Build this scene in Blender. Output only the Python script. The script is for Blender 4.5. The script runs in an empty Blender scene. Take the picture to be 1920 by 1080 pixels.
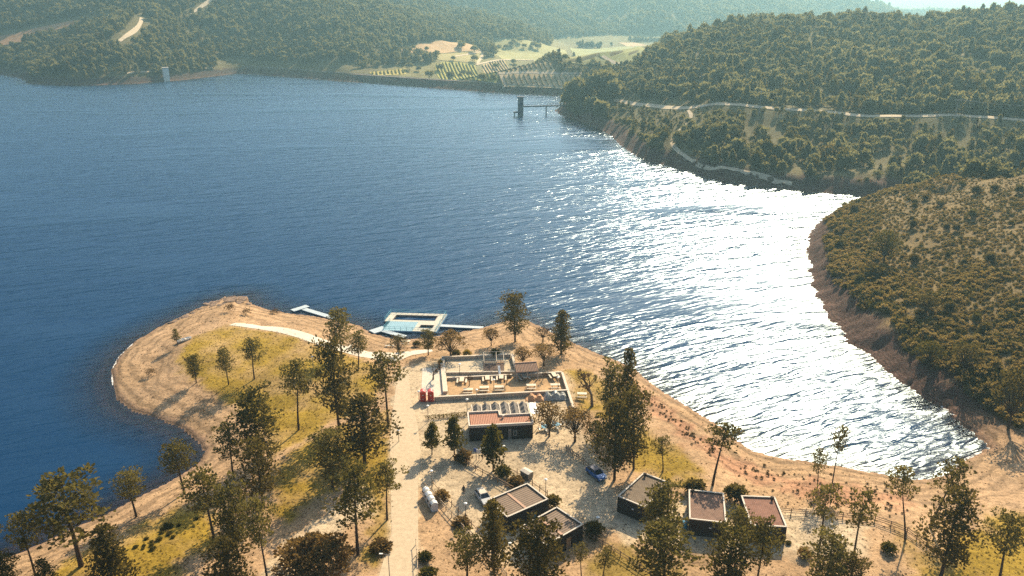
import bpy, bmesh, math, random
import numpy as np
from mathutils import Vector, Matrix

# ------------------------------------------------------------------ camera, sky, sun, exposure
sc = bpy.context.scene
COL = sc.collection
CAM_H, PITCH, FPX = 81.0, math.radians(20.0), 1500.0
cam_data = bpy.data.cameras.new('camera')
cam_data.sensor_width = 36.0
cam_data.lens = 36.0 * FPX / 1920.0
cam_data.clip_start, cam_data.clip_end = 1.0, 30000.0
cam = bpy.data.objects.new('camera', cam_data)
cam.location = (0, 0, CAM_H)
cam.rotation_euler = (math.radians(90) - PITCH, 0, 0)
COL.objects.link(cam)
sc.camera = cam

SUN_EL, SUN_AZ = math.radians(35.0), math.radians(24.0)      # azimuth clockwise from +Y
world = bpy.data.worlds.new('World')
sc.world = world
world.use_nodes = True
wn = world.node_tree
sky = wn.nodes.new('ShaderNodeTexSky')
sky.sky_type = 'NISHITA'
sky.sun_disc = False
sky.sun_elevation = SUN_EL
sky.sun_rotation = SUN_AZ
sky.air_density, sky.dust_density, sky.ozone_density = 0.65, 1.6, 1.0
bg = wn.nodes['Background']
bg.inputs[1].default_value = 0.11
wn.links.new(sky.outputs[0], bg.inputs[0])

sun_data = bpy.data.lights.new('sun', 'SUN')
sun_data.energy = 4.8
sun_data.angle = math.radians(0.5)
sun_data.color = (1.0, 0.84, 0.60)
sun = bpy.data.objects.new('sun', sun_data)
sd = Vector((math.sin(SUN_AZ) * math.cos(SUN_EL), math.cos(SUN_AZ) * math.cos(SUN_EL), math.sin(SUN_EL)))
sun.rotation_euler = (-sd).to_track_quat('-Z', 'Y').to_euler()
sun.location = (300, 600, 500)
COL.objects.link(sun)

sc.view_settings.view_transform = 'Standard'
sc.view_settings.look = 'None'
sc.view_settings.gamma = 1.0
sc.view_settings.exposure = 1.08
sc.cycles.use_denoising = False
sc.cycles.max_bounces = 6
sc.cycles.diffuse_bounces = 2
sc.cycles.glossy_bounces = 2
sc.cycles.transmission_bounces = 3
sc.cycles.transparent_max_bounces = 8
sc.cycles.volume_bounces = 0
sc.cycles.sample_clamp_indirect = 4.0
sc.cycles.caustics_reflective = False
sc.cycles.caustics_refractive = False

rng = random.Random(7)
nrg = np.random.default_rng(11)

# ------------------------------------------------------------------ small helpers
def tag(o, label=None, cat=None, group=None, kind=None):
    if label: o['label'] = label
    if cat: o['category'] = cat
    if group: o['group'] = group
    if kind: o['kind'] = kind
    return o

def empty(name, loc=(0, 0, 0), rz=0.0, scale=(1, 1, 1)):
    o = bpy.data.objects.new(name, None)
    o.empty_display_size = 0.3
    o.location = loc
    o.rotation_euler = (0, 0, rz)
    o.scale = scale
    COL.objects.link(o)
    return o

def link(name, me, parent=None):
    o = bpy.data.objects.new(name, me)
    COL.objects.link(o)
    if parent: o.parent = parent
    return o

def copy_tree(o, parent=None):
    c = o.copy()
    COL.objects.link(c)
    if parent: c.parent = parent
    for ch in list(o.children):
        copy_tree(ch, c)
    return c

class MB:
    """Collects shapes into one mesh."""
    def __init__(s):
        s.v, s.f, s.m = [], [], []
    def add(s, vs, fs, mi=0):
        b = len(s.v)
        s.v += [tuple(p) for p in vs]
        s.f += [tuple(b + i for i in f) for f in fs]
        s.m += [mi] * len(fs)
        return s
    def box(s, c, d, rz=0.0, mi=0, taper=1.0):
        x, y, z = d[0] / 2, d[1] / 2, d[2] / 2
        ca, sa = math.cos(rz), math.sin(rz)
        vs = []
        for k, (px, py, pz) in enumerate([(-x, -y, -z), (x, -y, -z), (x, y, -z), (-x, y, -z), (-x, -y, z), (x, -y, z), (x, y, z), (-x, y, z)]):
            if pz > 0: px, py = px * taper, py * taper
            vs.append((c[0] + px * ca - py * sa, c[1] + px * sa + py * ca, c[2] + pz))
        return s.add(vs, [(3, 2, 1, 0), (4, 5, 6, 7), (0, 1, 5, 4), (1, 2, 6, 5), (2, 3, 7, 6), (3, 0, 4, 7)], mi)
    def tube(s, p0, p1, r0, r1=None, n=6, mi=0):
        r1 = r0 if r1 is None else r1
        p0, p1 = Vector(p0), Vector(p1)
        ax = (p1 - p0)
        if ax.length < 1e-6: return s
        ax.normalize()
        u = ax.orthogonal().normalized()
        w = ax.cross(u)
        vs = []
        for p, r in ((p0, r0), (p1, r1)):
            for k in range(n):
                a = 2 * math.pi * k / n
                vs.append(p + (u * math.cos(a) + w * math.sin(a)) * r)
        fs = [(k, (k + 1) % n, n + (k + 1) % n, n + k) for k in range(n)]
        fs += [tuple(range(n - 1, -1, -1)), tuple(range(n, 2 * n))]
        return s.add(vs, fs, mi)
    def path(s, pts, rs, n=6, mi=0):
        for a, b, ra, rb in zip(pts[:-1], pts[1:], rs[:-1], rs[1:]):
            s.tube(a, b, ra, rb, n, mi)
        return s
    def prism(s, poly, z0, z1, mi=0):
        n = len(poly)
        vs = [(p[0], p[1], z0) for p in poly] + [(p[0], p[1], z1) for p in poly]
        fs = [(k, (k + 1) % n, n + (k + 1) % n, n + k) for k in range(n)]
        fs += [tuple(range(n - 1, -1, -1)), tuple(range(n, 2 * n))]
        return s.add(vs, fs, mi)
    def mesh(s, name, mats):
        me = bpy.data.meshes.new(name)
        me.from_pydata(s.v, [], s.f)
        for m in (mats if isinstance(mats, (list, tuple)) else [mats]):
            me.materials.append(m)
        if any(s.m):
            me.polygons.foreach_set('material_index', s.m)
        me.update()
        return me
    def build(s, name, mats, parent=None):
        return link(name, s.mesh(name, mats), parent)

def lathe(mb, prof, c=(0, 0, 0), n=12, mi=0):
    b = []
    for r, z in prof:
        b += [(c[0] + r * math.cos(2 * math.pi * k / n), c[1] + r * math.sin(2 * math.pi * k / n), c[2] + z) for k in range(n)]
    fs = []
    for j in range(len(prof) - 1):
        fs += [(j * n + k, j * n + (k + 1) % n, (j + 1) * n + (k + 1) % n, (j + 1) * n + k) for k in range(n)]
    fs += [tuple(range(n - 1, -1, -1)), tuple(range((len(prof) - 1) * n, len(prof) * n))]
    mb.add(b, fs, mi)

# ------------------------------------------------------------------ materials
class N:
    def __init__(s, name):
        s.mat = bpy.data.materials.new(name)
        s.mat.use_nodes = True
        s.t = s.mat.node_tree
        s.t.nodes.clear()
        s.out = s.t.nodes.new('ShaderNodeOutputMaterial')
    def n(s, typ, **kw):
        nd = s.t.nodes.new('ShaderNode' + typ)
        for k, v in kw.items():
            setattr(nd, k, v)
        return nd
    def l(s, a, b):
        s.t.links.new(a, b)
    def coord(s, scale=(1, 1, 1), rot=(0, 0, 0), which='Object'):
        tc = s.n('TexCoord')
        mp = s.n('Mapping')
        mp.inputs['Scale'].default_value = scale
        mp.inputs['Rotation'].default_value = rot
        s.l(tc.outputs[which], mp.inputs['Vector'])
        return mp.outputs[0]
    def noise(s, vec, scale, detail=4, rough=0.55, dist=0.0):
        nz = s.n('TexNoise')
        nz.inputs['Scale'].default_value = scale
        nz.inputs['Detail'].default_value = detail
        nz.inputs['Roughness'].default_value = rough
        nz.inputs['Distortion'].default_value = dist
        if vec is not None: s.l(vec, nz.inputs['Vector'])
        return nz.outputs['Fac']
    def ramp(s, fac, stops):
        r = s.n('ValToRGB')
        e = r.color_ramp.elements
        while len(e) < len(stops): e.new(0.5)
        for k, (p, c) in enumerate(stops):
            e[k].position = p
            e[k].color = (c[0], c[1], c[2], 1) if not isinstance(c, (int, float)) else (c, c, c, 1)
        s.l(fac, r.inputs[0])
        return r.outputs[0]
    def mix(s, fac, a, b, mode='MIX'):
        m = s.n('Mix', data_type='RGBA', blend_type=mode)
        for sock, val in ((m.inputs['Factor'], fac), (m.inputs['A'], a), (m.inputs['B'], b)):
            ii = [i for i in m.inputs if i.name == sock.name and i.type == ('VALUE' if sock.name == 'Factor' else 'RGBA')][0]
            if isinstance(val, (int, float)): ii.default_value = val
            elif isinstance(val, tuple): ii.default_value = (val[0], val[1], val[2], 1)
            else: s.l(val, ii)
        return [o for o in m.outputs if o.type == 'RGBA'][0]
    def math(s, op, a, b=None):
        m = s.n('Math', operation=op)
        for k, v in enumerate((a, b)):
            if v is None: continue
            if isinstance(v, (int, float)): m.inputs[k].default_value = v
            else: s.l(v, m.inputs[k])
        return m.outputs[0]
    def bump(s, h, strength, dist, nrm=None):
        b = s.n('Bump')
        b.inputs['Strength'].default_value = strength
        b.inputs['Distance'].default_value = dist
        s.l(h, b.inputs['Height'])
        if nrm is not None: s.l(nrm, b.inputs['Normal'])
        return b.outputs[0]
    def principled(s, col, rough=0.8, spec=0.3, metal=0.0, nrm=None):
        p = s.n('BsdfPrincipled')
        for nm, v in (('Base Color', col), ('Roughness', rough), ('Specular IOR Level', spec), ('Metallic', metal)):
            if isinstance(v, (int, float)): p.inputs[nm].default_value = v
            elif isinstance(v, tuple): p.inputs[nm].default_value = (v[0], v[1], v[2], 1)
            else: s.l(v, p.inputs[nm])
        if nrm is not None: s.l(nrm, p.inputs['Normal'])
        s.l(p.outputs[0], s.out.inputs['Surface'])
        return p

def plain(name, col, rough=0.7, spec=0.3, metal=0.0, var=0.25, scale=2.0, bump=0.0):
    m = N(name)
    v = m.coord()
    nz = m.noise(v, scale, 5, 0.65)
    dark = tuple(c * (1 - var) for c in col)
    lite = tuple(min(0.95, c * (1 + var)) for c in col)
    c = m.ramp(nz, [(0.3, dark), (0.7, lite)])
    m.principled(c, rough, spec, metal, m.bump(nz, 0.6, bump) if bump else None)
    return m.mat

def striped(name, c1, c2, axis, period, rough=0.8, bump=0.05):
    """Ribbed sheet or boarding: bands along one local axis."""
    m = N(name)
    v = m.coord()
    sp = m.n('SeparateXYZ')
    m.l(v, sp.inputs[0])
    a = sp.outputs[axis]
    s = m.math('SINE', m.math('MULTIPLY', a, 2 * math.pi / period))
    f = m.math('MULTIPLY_ADD', s, 0.5)
    f.node.inputs[2].default_value = 0.5
    nz = m.noise(v, 1.6, 5, 0.6)
    c = m.mix(f, c1, c2)
    c = m.mix(0.6, c, m.ramp(nz, [(0.3, 0.55), (0.75, 1.0)]), 'MULTIPLY')
    m.principled(c, rough, 0.25, 0.0, m.bump(f, 0.8, bump))
    return m.mat

def foliage(name, lo, hi, transl=0.35, big=0.05, bigw=0.0):
    m = N(name)
    oi = m.n('ObjectInfo')
    v = m.coord((1, 1, 1))
    nz = m.noise(v, 0.9, 3, 0.6)
    geo = m.n('NewGeometry')
    r = m.math('ADD', m.math('MULTIPLY', oi.outputs['Random'], 0.45), m.math('MULTIPLY', nz, 0.55))
    wp = m.noise(geo.outputs['Position'], big, 3, 0.55)
    r = m.math('ADD', m.math('MULTIPLY', r, 1 - bigw), m.math('MULTIPLY', wp, bigw))
    r2 = m.math('ADD', m.math('MULTIPLY', r, 0.85), m.math('MULTIPLY', geo.outputs['Random Per Island'], 0.15))
    c = m.ramp(r2, [(0.25, lo), (0.75, hi)])
    d = m.n('BsdfDiffuse')
    t = m.n('BsdfTranslucent')
    m.l(c, d.inputs[0])
    m.l(m.mix(0.5, c, (hi[0] * 1.5, hi[1] * 1.4, hi[2] * 0.8)), t.inputs[0])
    mx = m.n('MixShader')
    mx.inputs[0].default_value = transl
    m.l(d.outputs[0], mx.inputs[1])
    m.l(t.outputs[0], mx.inputs[2])
    m.l(mx.outputs[0], m.out.inputs['Surface'])
    return m.mat

# ------------------------------------------------------------------ measuring: picture point -> place on the ground
CP, SP = math.cos(PITCH), math.sin(PITCH)
def ray(x, y):
    u, v = (x - 960) / FPX, -(y - 540) / FPX
    return np.array([u, CP + v * SP, -SP + v * CP])
def at(x, y, z=0.0):
    d = ray(x, y)
    t = (z - CAM_H) / d[2]
    return np.array([d[0] * t, d[1] * t, z])
def height_for(X, Y, z, ytop):
    """Real height of an upright thing standing at X, Y, z from the picture row of its top."""
    k = (540 - ytop) / FPX                  # up/dep
    # (Y*SP + Z*CP) = k*(Y*CP - Z*SP)
    Z = Y * (k * CP - SP) / (CP + k * SP)
    return Z + CAM_H - z
# ------------------------------------------------------------------ the lie of the land
SHORE_PX = [(0,1052),(60,1030),(130,997),(210,962),(255,937),(310,910),(345,890),(375,868),(386,847),(376,828),(350,805),(300,783),(250,768),(225,750),(213,722),(213,692),(226,668),(255,641),(300,614),(345,593),(385,573),(420,560),(458,557),(470,571),(500,582),(545,590),(590,595),(625,602),(672,612),(692,626),(745,640),(790,637),(830,630),(900,618),(945,604),(990,603),(1020,618),(1060,638),(1110,661),(1160,680),(1190,696),(1240,735),(1300,772),(1350,802),(1390,835),(1412,849),(1470,862),(1530,870),(1600,882),(1660,893),(1700,902),(1740,901),(1775,893),(1803,868),(1835,851),(1860,843),(1850,825),(1800,785),(1740,742),(1690,708),(1640,674),(1600,641),(1575,610),(1552,585),(1538,550),(1525,515),(1513,480),(1517,450),(1522,430),(1540,413),(1580,398),(1620,385),(1640,377)]
FAR_PX = [(1640,371),(1590,364),(1500,358),(1420,348),(1360,340),(1300,322),(1240,308),(1200,295),(1165,272),(1150,255),(1120,237),(1085,225),(1052,215),(1043,207),(1058,198),(1060,180),(950,175),(860,168),(760,161),(640,152),(530,143),(458,138),(440,138),(400,143),(340,150),(250,157),(160,160),(90,158),(50,156),(48,150),(30,144),(0,139)]
LAKE = [(-1500.0, 60.0), (-220.0, 62.0), (-120.0, 82.0)] + [tuple(at(*p)[:2]) for p in SHORE_PX] + [(172, 322), (205, 318), (228, 330), (200, 342), (170, 345)] + [tuple(at(*p)[:2]) for p in FAR_PX] + [(-640, 960), (-900, 1000), (-1500, 1000)]
LAKE = np.array(LAKE, float)

def lake_dist(x, y):
    """Signed distance to the shoreline: positive on land, negative over water."""
    x = np.asarray(x, float); y = np.asarray(y, float)
    best = np.full(x.shape, 1e18); inside = np.zeros(x.shape, bool)
    n = len(LAKE)
    for i in range(n):
        ax, ay = LAKE[i]; bx, by = LAKE[(i + 1) % n]
        dx, dy = bx - ax, by - ay
        t = np.clip(((x - ax) * dx + (y - ay) * dy) / (dx * dx + dy * dy + 1e-12), 0, 1)
        ex, ey = x - ax - t * dx, y - ay - t * dy
        best = np.minimum(best, ex * ex + ey * ey)
        c = ((ay > y) != (by > y))
        if by != ay:
            inside ^= c & (x < (bx - ax) * (y - ay) / (by - ay) + ax)
    d = np.sqrt(best)
    d = np.where(inside, -d, d)
    jag = sstep(72, 84, x) * (1 - sstep(420, 480, y)) * sstep(120, 138, y)
    return d + jag * (fbm(x, y, 7.0, 51, 3) * 1.3 + fbm(x * 0.6, y * 2.0, 2.4, 52, 2) * 0.6)

def vnoise(x, y, seed=0):
    xi, yi = np.floor(x).astype(np.int64), np.floor(y).astype(np.int64)
    fx, fy = x - xi, y - yi
    fx, fy = fx * fx * (3 - 2 * fx), fy * fy * (3 - 2 * fy)
    def h(a, b):
        n = (a * 374761393 + b * 668265263 + seed * 144665) & 0xffffffff
        n = ((n ^ (n >> 13)) * 1274126177) & 0xffffffff
        return ((n ^ (n >> 16)) & 0xffff) / 32767.5 - 1
    return (h(xi, yi) * (1 - fx) + h(xi + 1, yi) * fx) * (1 - fy) + (h(xi, yi + 1) * (1 - fx) + h(xi + 1, yi + 1) * fx) * fy
def fbm(x, y, s, seed=0, o=4):
    r = 0; a = 1.0
    for k in range(o):
        r = r + a * vnoise(x / s + 17.3 * k, y / s - 9.1 * k, seed + k); a *= 0.5; s = s / 2
    return r
def sstep(a, b, x):
    t = np.clip((x - a) / (b - a), 0, 1)
    return t * t * (3 - 2 * t)

RIDGES = [  # points (x, y, height), fall per metre, rounding
    ([(-2600,2300,420),(-1500,1700,300),(-700,1400,205),(-320,1235,88),(-230,1130,44),(-140,1050,4)], 0.27, 40),
    ([(-1500,3200,560),(-620,2350,330),(-260,2020,185),(-38,1900,84),(110,1720,-2)], 0.32, 40),
    ([(-600,3600,620),(-50,3000,400),(480,2720,190),(690,2650,56),(900,2550,24),(1100,2450,-10)], 0.30, 50),
    ([(1500,5600,-10),(2300,6000,8),(3400,6200,28),(4600,6000,40),(6500,6000,120)], 0.12, 120),
    ([(-1500,6500,500),(1500,6800,40)], 0.15, 100),
    ([(30,575,10),(60,585,20),(123,605,40),(190,640,54),(273,677,64),(360,640,66),(520,600,78),(900,650,120)], 0.19, 25),
    ([(112,150,7),(140,188,15),(172,240,21),(196,290,24),(270,300,32),(420,300,60)], 0.30, 14),
]
ROAD_LINE = [(46,520),(72,498),(100,478),(136,449),(178,428),(215,412),(253,399),(300,380),(380,350)]
ROAD_LIFT = 0.0
def height(x, y):
    x = np.asarray(x, float); y = np.asarray(y, float)
    d = lake_dist(x, y)
    base = 3.0 + (np.maximum(-12.0, -12.0 + 0.018 * (y - 900)) - 3.0) * sstep(520, 700, y) * (1 - sstep(60, 160, x) * (1 - sstep(700, 900, y)))
    K = 3.0
    h = base / K
    wild = np.zeros(x.shape)
    for pts, fall, rnd in RIDGES:
        r = np.full(x.shape, -1e6)
        for (ax, ay, az), (bx, by, bz) in zip(pts[:-1], pts[1:]):
            dx, dy = bx - ax, by - ay
            t = np.clip(((x - ax) * dx + (y - ay) * dy) / (dx * dx + dy * dy), 0, 1)
            q = np.hypot(x - ax - t * dx, y - ay - t * dy)
            r = np.maximum(r, az + t * (bz - az) - fall * (np.sqrt(q * q + rnd * rnd) - rnd))
        wild = np.maximum(wild, sstep(0, 25, r))
        h = np.logaddexp(h, np.clip(r, -200, None) / K)
    h = h * K
    h = h + wild * (fbm(x, y, 160.0, 3) * (7.0 + 6.0 * sstep(900, 1200, y)) * sstep(300, 900, y) + fbm(x, y, 45.0, 9, 3) * 1.6)
    h = h + ROAD_LIFT * np.exp(-(line_dist(x, y, ROAD_LINE) / 13.0) ** 2)
    near = (1 - sstep(75, 100, x)) * (1 - sstep(230, 330, y))
    corner = (1 - sstep(135, 165, y)) * (1 - sstep(230, 330, y))
    soft = np.maximum(near, corner)
    slope = 0.17 * soft + 0.45 * (1 - soft)
    slope = slope * (1 + 0.25 * fbm(x, y, 9.0, 21, 2) * (1 - sstep(300, 400, y)))
    steep = (1 - soft)
    bank = slope * np.maximum(d, 0) + steep * 0.55 * np.clip(d, 0, 4.5)
    k = 0.6
    hl = -k * np.logaddexp(-h / k, -bank / k) + k * np.log(2) * np.exp(-np.abs(bank) / 2)
    hl = hl + 0.06 * fbm(x, y, 3.0, 5, 3) * sstep(1, 6, d) * (1 - sstep(250, 400, y)) * (1 - 0.9 * flat_zone(x, y))
    water = np.maximum(-7.0, 0.13 * d)
    return np.where(d > 0, hl, water)
def flat_zone(x, y):
    return sstep(-26, -20, x) * (1 - sstep(46, 52, x)) * sstep(80, 90, y) * (1 - sstep(160, 166, y))
def gz(x, y):
    return float(height(np.array([x]), np.array([y]))[0])

_T = np.exp(np.linspace(math.log(70), math.log(7000), 2600))
def ground(x, y):
    """First place where the sight line through a picture point meets the land."""
    d = ray(x, y); d = d / np.linalg.norm(d)
    X, Y, Z = d[0] * _T, d[1] * _T, CAM_H + d[2] * _T
    g = np.maximum(height(X, Y), 0.0)
    i = int(np.argmax(Z < g))
    if i == 0:
        return np.array([X[-1], Y[-1], g[-1]])
    a, b = Z[i-1] - g[i-1], g[i] - Z[i]
    f = a / (a + b + 1e-9)
    xx, yy = X[i-1] + f * (X[i] - X[i-1]), Y[i-1] + f * (Y[i] - Y[i-1])
    return np.array([xx, yy, max(gz(xx, yy), 0.0)])

def in_poly(x, y, poly):
    x = np.asarray(x, float); y = np.asarray(y, float)
    ins = np.zeros(x.shape, bool)
    n = len(poly)
    for i in range(n):
        ax, ay = poly[i][:2]; bx, by = poly[(i + 1) % n][:2]
        if ay != by:
            ins ^= ((ay > y) != (by > y)) & (x < (bx - ax) * (y - ay) / (by - ay) + ax)
    return ins
def poly_dist(x, y, poly):
    """Signed distance to a polygon, positive inside."""
    best = np.full(np.shape(x), 1e18)
    n = len(poly)
    for i in range(n):
        ax, ay = poly[i][:2]; bx, by = poly[(i + 1) % n][:2]
        dx, dy = bx - ax, by - ay
        t = np.clip(((x - ax) * dx + (y - ay) * dy) / (dx * dx + dy * dy + 1e-12), 0, 1)
        best = np.minimum(best, (x - ax - t * dx) ** 2 + (y - ay - t * dy) ** 2)
    dd = np.sqrt(best)
    return np.where(in_poly(x, y, poly), dd, -dd)
def line_dist(x, y, pts):
    best = np.full(np.shape(x), 1e18)
    for a, b in zip(pts[:-1], pts[1:]):
        dx, dy = b[0] - a[0], b[1] - a[1]
        t = np.clip(((x - a[0]) * dx + (y - a[1]) * dy) / (dx * dx + dy * dy + 1e-12), 0, 1)
        best = np.minimum(best, (x - a[0] - t * dx) ** 2 + (y - a[1] - t * dy) ** 2)
    return np.sqrt(best)
def gp(pxs, z=3.0):
    return [tuple(at(p[0], p[1], z)[:2]) for p in pxs]
def gr(pxs):
    return [tuple(ground(*p)) for p in pxs]

ROAD_LINE = [tuple(ground(*q)[:2]) for q in [(1150,188),(1180,193),(1240,200),(1300,206),(1400,213),(1460,218),(1560,226),(1700,233),(1920,241)]]
ROAD_LINE = ROAD_LINE + [(ROAD_LINE[-1][0] + 90, ROAD_LINE[-1][1] - 40)]
ROAD_LIFT = 4.0
# zones of the near ground, from the photograph
LAWN = gp([(335,690),(333,662),(362,633),(398,614),(432,612),(520,623),(610,650),(680,674),(712,690),(716,722),(700,752),(668,775),(610,800),(560,830),(515,850),(505,820),(470,775),(430,745),(395,722),(360,700)], 2.8)
LAWN_LOW = gp([(512,868),(560,832),(640,796),(728,770),(733,830),(728,1000),(706,1060),(690,1040),(700,960),(672,900),(610,930),(545,972),(520,965)], 3)
LAWN_WEST = gp([(180,1020),(255,975),(345,935),(402,962),(415,1012),(350,1060),(330,1110),(20,1120),(100,1060)], 2.6)
LAWN_EAST = gp([(1065,690),(1105,690),(1150,735),(1182,785),(1215,800),(1262,838),(1300,868),(1318,900),(1290,915),(1240,895),(1200,890),(1120,770),(1085,770)], 3)
LAWN_SE = gp([(1690,1000),(1760,1035),(1800,1000),(1900,960),(1990,980),(1990,1110),(1720,1110)], 3)
LAWN_S = gp([(1125,1010),(1190,1030),(1300,1090),(1290,1110),(1150,1110),(1100,1060)], 3)
PALE = gp([(760,690),(828,668),(960,660),(970,690),(1060,700),(1078,768),(1120,850),(1150,905),(1160,940),(1280,940),(1290,960),(1380,950),(1480,950),(1640,985),(1620,1040),(1480,1045),(1180,1015),(1090,985),(960,1080),(890,1010),(800,910),(775,905),(775,800),(740,770),(742,705)], 3)
TRACK = gp([(465,1110),(520,1040),(560,1005),(620,955),(672,905),(700,935),(700,960),(650,985),(600,1020),(560,1060),(540,1110)], 3)
ROAD = gp([(748,694),(768,700),(772,745),(783,800),(788,850),(783,905),(783,1150),(690,1150),(733,1000),(730,830),(737,760),(742,715)], 3)
CLAY = gp([(1180,700),(1260,770),(1380,860),(1500,895),(1620,915),(1700,930),(1700,960),(1560,950),(1420,900),(1350,880),(1260,800),(1195,730)], 2)

# one polar sheet round the view point, finer near, out to the horizon
RS = 40.0 * np.exp(np.arange(0, 1040) * 0.005)
TH = np.radians(np.arange(-58, 58.01, 0.2))
gx = np.outer(RS, np.sin(TH)); gy = np.outer(RS, np.cos(TH))
GD = lake_dist(gx, gy)
GZ = height(gx, gy)

def grid_mesh(name, X, Y, Z, keep=None):
    nr, nc = X.shape
    idx = np.arange(nr * nc).reshape(nr, nc)
    q = np.stack([idx[:-1, :-1], idx[:-1, 1:], idx[1:, 1:], idx[1:, :-1]], -1).reshape(-1, 4)
    if keep is not None:
        kf = (keep[:-1, :-1] | keep[:-1, 1:] | keep[1:, 1:] | keep[1:, :-1]).reshape(-1)
        q = q[kf]
    used = np.unique(q)
    remap = np.zeros(nr * nc, np.int64); remap[used] = np.arange(len(used))
    q = remap[q].astype(np.int32)
    co = np.stack([X, Y, Z], -1).reshape(-1, 3)[used].astype(np.float32)
    me = bpy.data.meshes.new(name)
    me.vertices.add(len(co)); me.vertices.foreach_set('co', co.ravel())
    me.loops.add(q.size); me.loops.foreach_set('vertex_index', q.ravel())
    me.polygons.add(len(q)); me.polygons.foreach_set('loop_start', np.arange(len(q), dtype=np.int32) * 4)
    me.update(calc_edges=True); me.validate()
    me.polygons.foreach_set('use_smooth', np.ones(len(q), bool))
    return me, used

def set_attr(me, name, arr):
    if arr.ndim == 2:
        a = me.attributes.new(name, 'FLOAT_COLOR', 'POINT')
        rgba = np.ones((len(arr), 4), np.float32); rgba[:, :3] = arr
        a.data.foreach_set('color', rgba.ravel())
    else:
        a = me.attributes.new(name, 'FLOAT', 'POINT')
        a.data.foreach_set('value', arr.astype(np.float32).ravel())

# ground colour: what grows or lies there, with bank shade in the rock tones
x, y, d, z = gx.ravel(), gy.ravel(), GD.ravel(), GZ.ravel()
def blend(c, w, new):
    return c * (1 - w[:, None]) + np.array(new)[None] * w[:, None]
C_DIRT, C_SAND, C_PALE = (0.47, 0.30, 0.165), (0.48, 0.31, 0.18), (0.54, 0.41, 0.26)
C_GRASS, C_SHADED_ROCK, C_SCRUB, C_FOREST = (0.32, 0.205, 0.028), (0.095, 0.050, 0.041), (0.22, 0.150, 0.060), (0.16, 0.130, 0.055)
c = np.tile(np.array(C_DIRT), (len(x), 1))
nn = fbm(x, y, 7.0, 31, 4); n2 = fbm(x, y, 2.2, 41, 3)
c = blend(c, np.clip(0.5 + nn * 0.7, 0, 1) * 0.35, (0.33, 0.20, 0.09))
nearw = 1 - sstep(235, 260, y - 0.0 * x)
for P, col, e in ((LAWN, C_GRASS, 1.2), (LAWN_LOW, C_GRASS, 1.6), (LAWN_WEST, C_GRASS, 2.0), (LAWN_EAST, C_GRASS, 2.0), (LAWN_SE, C_GRASS, 2.5), (LAWN_S, (0.27, 0.18, 0.045), 2.0), (PALE, C_PALE, 1.5), (TRACK, C_PALE, 1.2), (ROAD, C_PALE, 0.7), (CLAY, (0.42, 0.22, 0.12), 3.0)):
    bx0, bx1 = min(p[0] for p in P) - 6, max(p[0] for p in P) + 6
    by0, by1 = min(p[1] for p in P) - 6, max(p[1] for p in P) + 6
    s = (x > bx0) & (x < bx1) & (y > by0) & (y < by1)
    w = np.zeros(len(x))
    w[s] = sstep(-e, e, poly_dist(x[s], y[s], P) + n2[s] * e * 0.9)
    if col == C_GRASS:
        w = w * np.clip(0.93 + nn * 0.45, 0.25, 1)
    c = blend(c, w, col)
hill = np.maximum(sstep(86, 97, x + nn * 4) * sstep(132, 146, y + nn * 4), sstep(262, 290, y)) * sstep(2.5, 6.5, d + n2 * 2.0)
c = blend(c, hill, C_SCRUB)
far = sstep(325, 360, y) * sstep(3, 10, d)
c = blend(c, far, C_FOREST)
valley = sstep(720, 760, y) * (1 - sstep(14, 34, z)) * sstep(-150, -110, x)
c = blend(c, valley * sstep(820, 870, y) * 0.85, (0.27, 0.23, 0.09))
rock = (1 - sstep(5.0, 10.0, d + n2 * 2.0)) * np.maximum(sstep(79, 84, x) * sstep(128, 150, y), sstep(250, 270, y))
c = blend(c, rock * 0.9, C_SHADED_ROCK)  # reddish rock, the bank's shade darkened into its colour
c = blend(c, rock * sstep(560, 640, y) * .9, (0.065, 0.045, 0.036))  # far bank's shade painted in as a still darker rock
wet = (1 - sstep(0.2, 1.6, d + n2 * 0.4))
c = blend(c, wet * 0.55, (0.20, 0.11, 0.075))
c = blend(c, sstep(0.5, 3.0, -d) * 0.6, (0.34, 0.20, 0.155))
me, used = grid_mesh('ground', gx, gy, GZ)
set_attr(me, 'tint', c[used])
set_attr(me, 'rough_land', np.clip(hill + rock, 0, 1)[used])
m = N('ground')
at_n = m.n('Attribute', attribute_name='tint')
rl = m.n('Attribute', attribute_name='rough_land')
v = m.coord()
n1 = m.noise(v, 0.9, 8, 0.7)
n3 = m.noise(v, 0.12, 5, 0.6)
sp = m.noise(m.coord((1, 1, 1)), 2.6, 3, 0.8)
k1 = m.ramp(n1, [(0.30, 0.55), (0.52, 1.0), (0.75, 1.25)])
k3 = m.ramp(n3, [(0.3, 0.75), (0.7, 1.15)])
k4 = m.ramp(sp, [(0.36, 0.40), (0.45, 1.0)])
col = m.mix(1.0, m.mix(1.0, m.mix(1.0, at_n.outputs['Color'], k1, 'MULTIPLY'), k3, 'MULTIPLY'), k4, 'MULTIPLY')
strat = m.noise(m.coord((0.25, 1.2, 2.5), (0, 0, 0.5)), 1.5, 6, 0.75)
col = m.mix(m.math('MULTIPLY', rl.outputs['Fac'], 0.7), col, m.mix(1.0, col, m.ramp(strat, [(0.38, 0.35), (0.6, 1.4)]), 'MULTIPLY'))
gp_ = m.n('NewGeometry'); sz_ = m.n('SeparateXYZ'); m.l(gp_.outputs['Position'], sz_.inputs[0])
ring = m.math('SINE', m.math('ADD', m.math('MULTIPLY', sz_.outputs[2], 15.0), m.math('MULTIPLY', n3, 9.0)))
low = m.ramp(m.math('MULTIPLY', sz_.outputs[2], 0.4), [(0.0, 1.0), (0.75, 0.75), (0.95, 0.0)])
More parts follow.
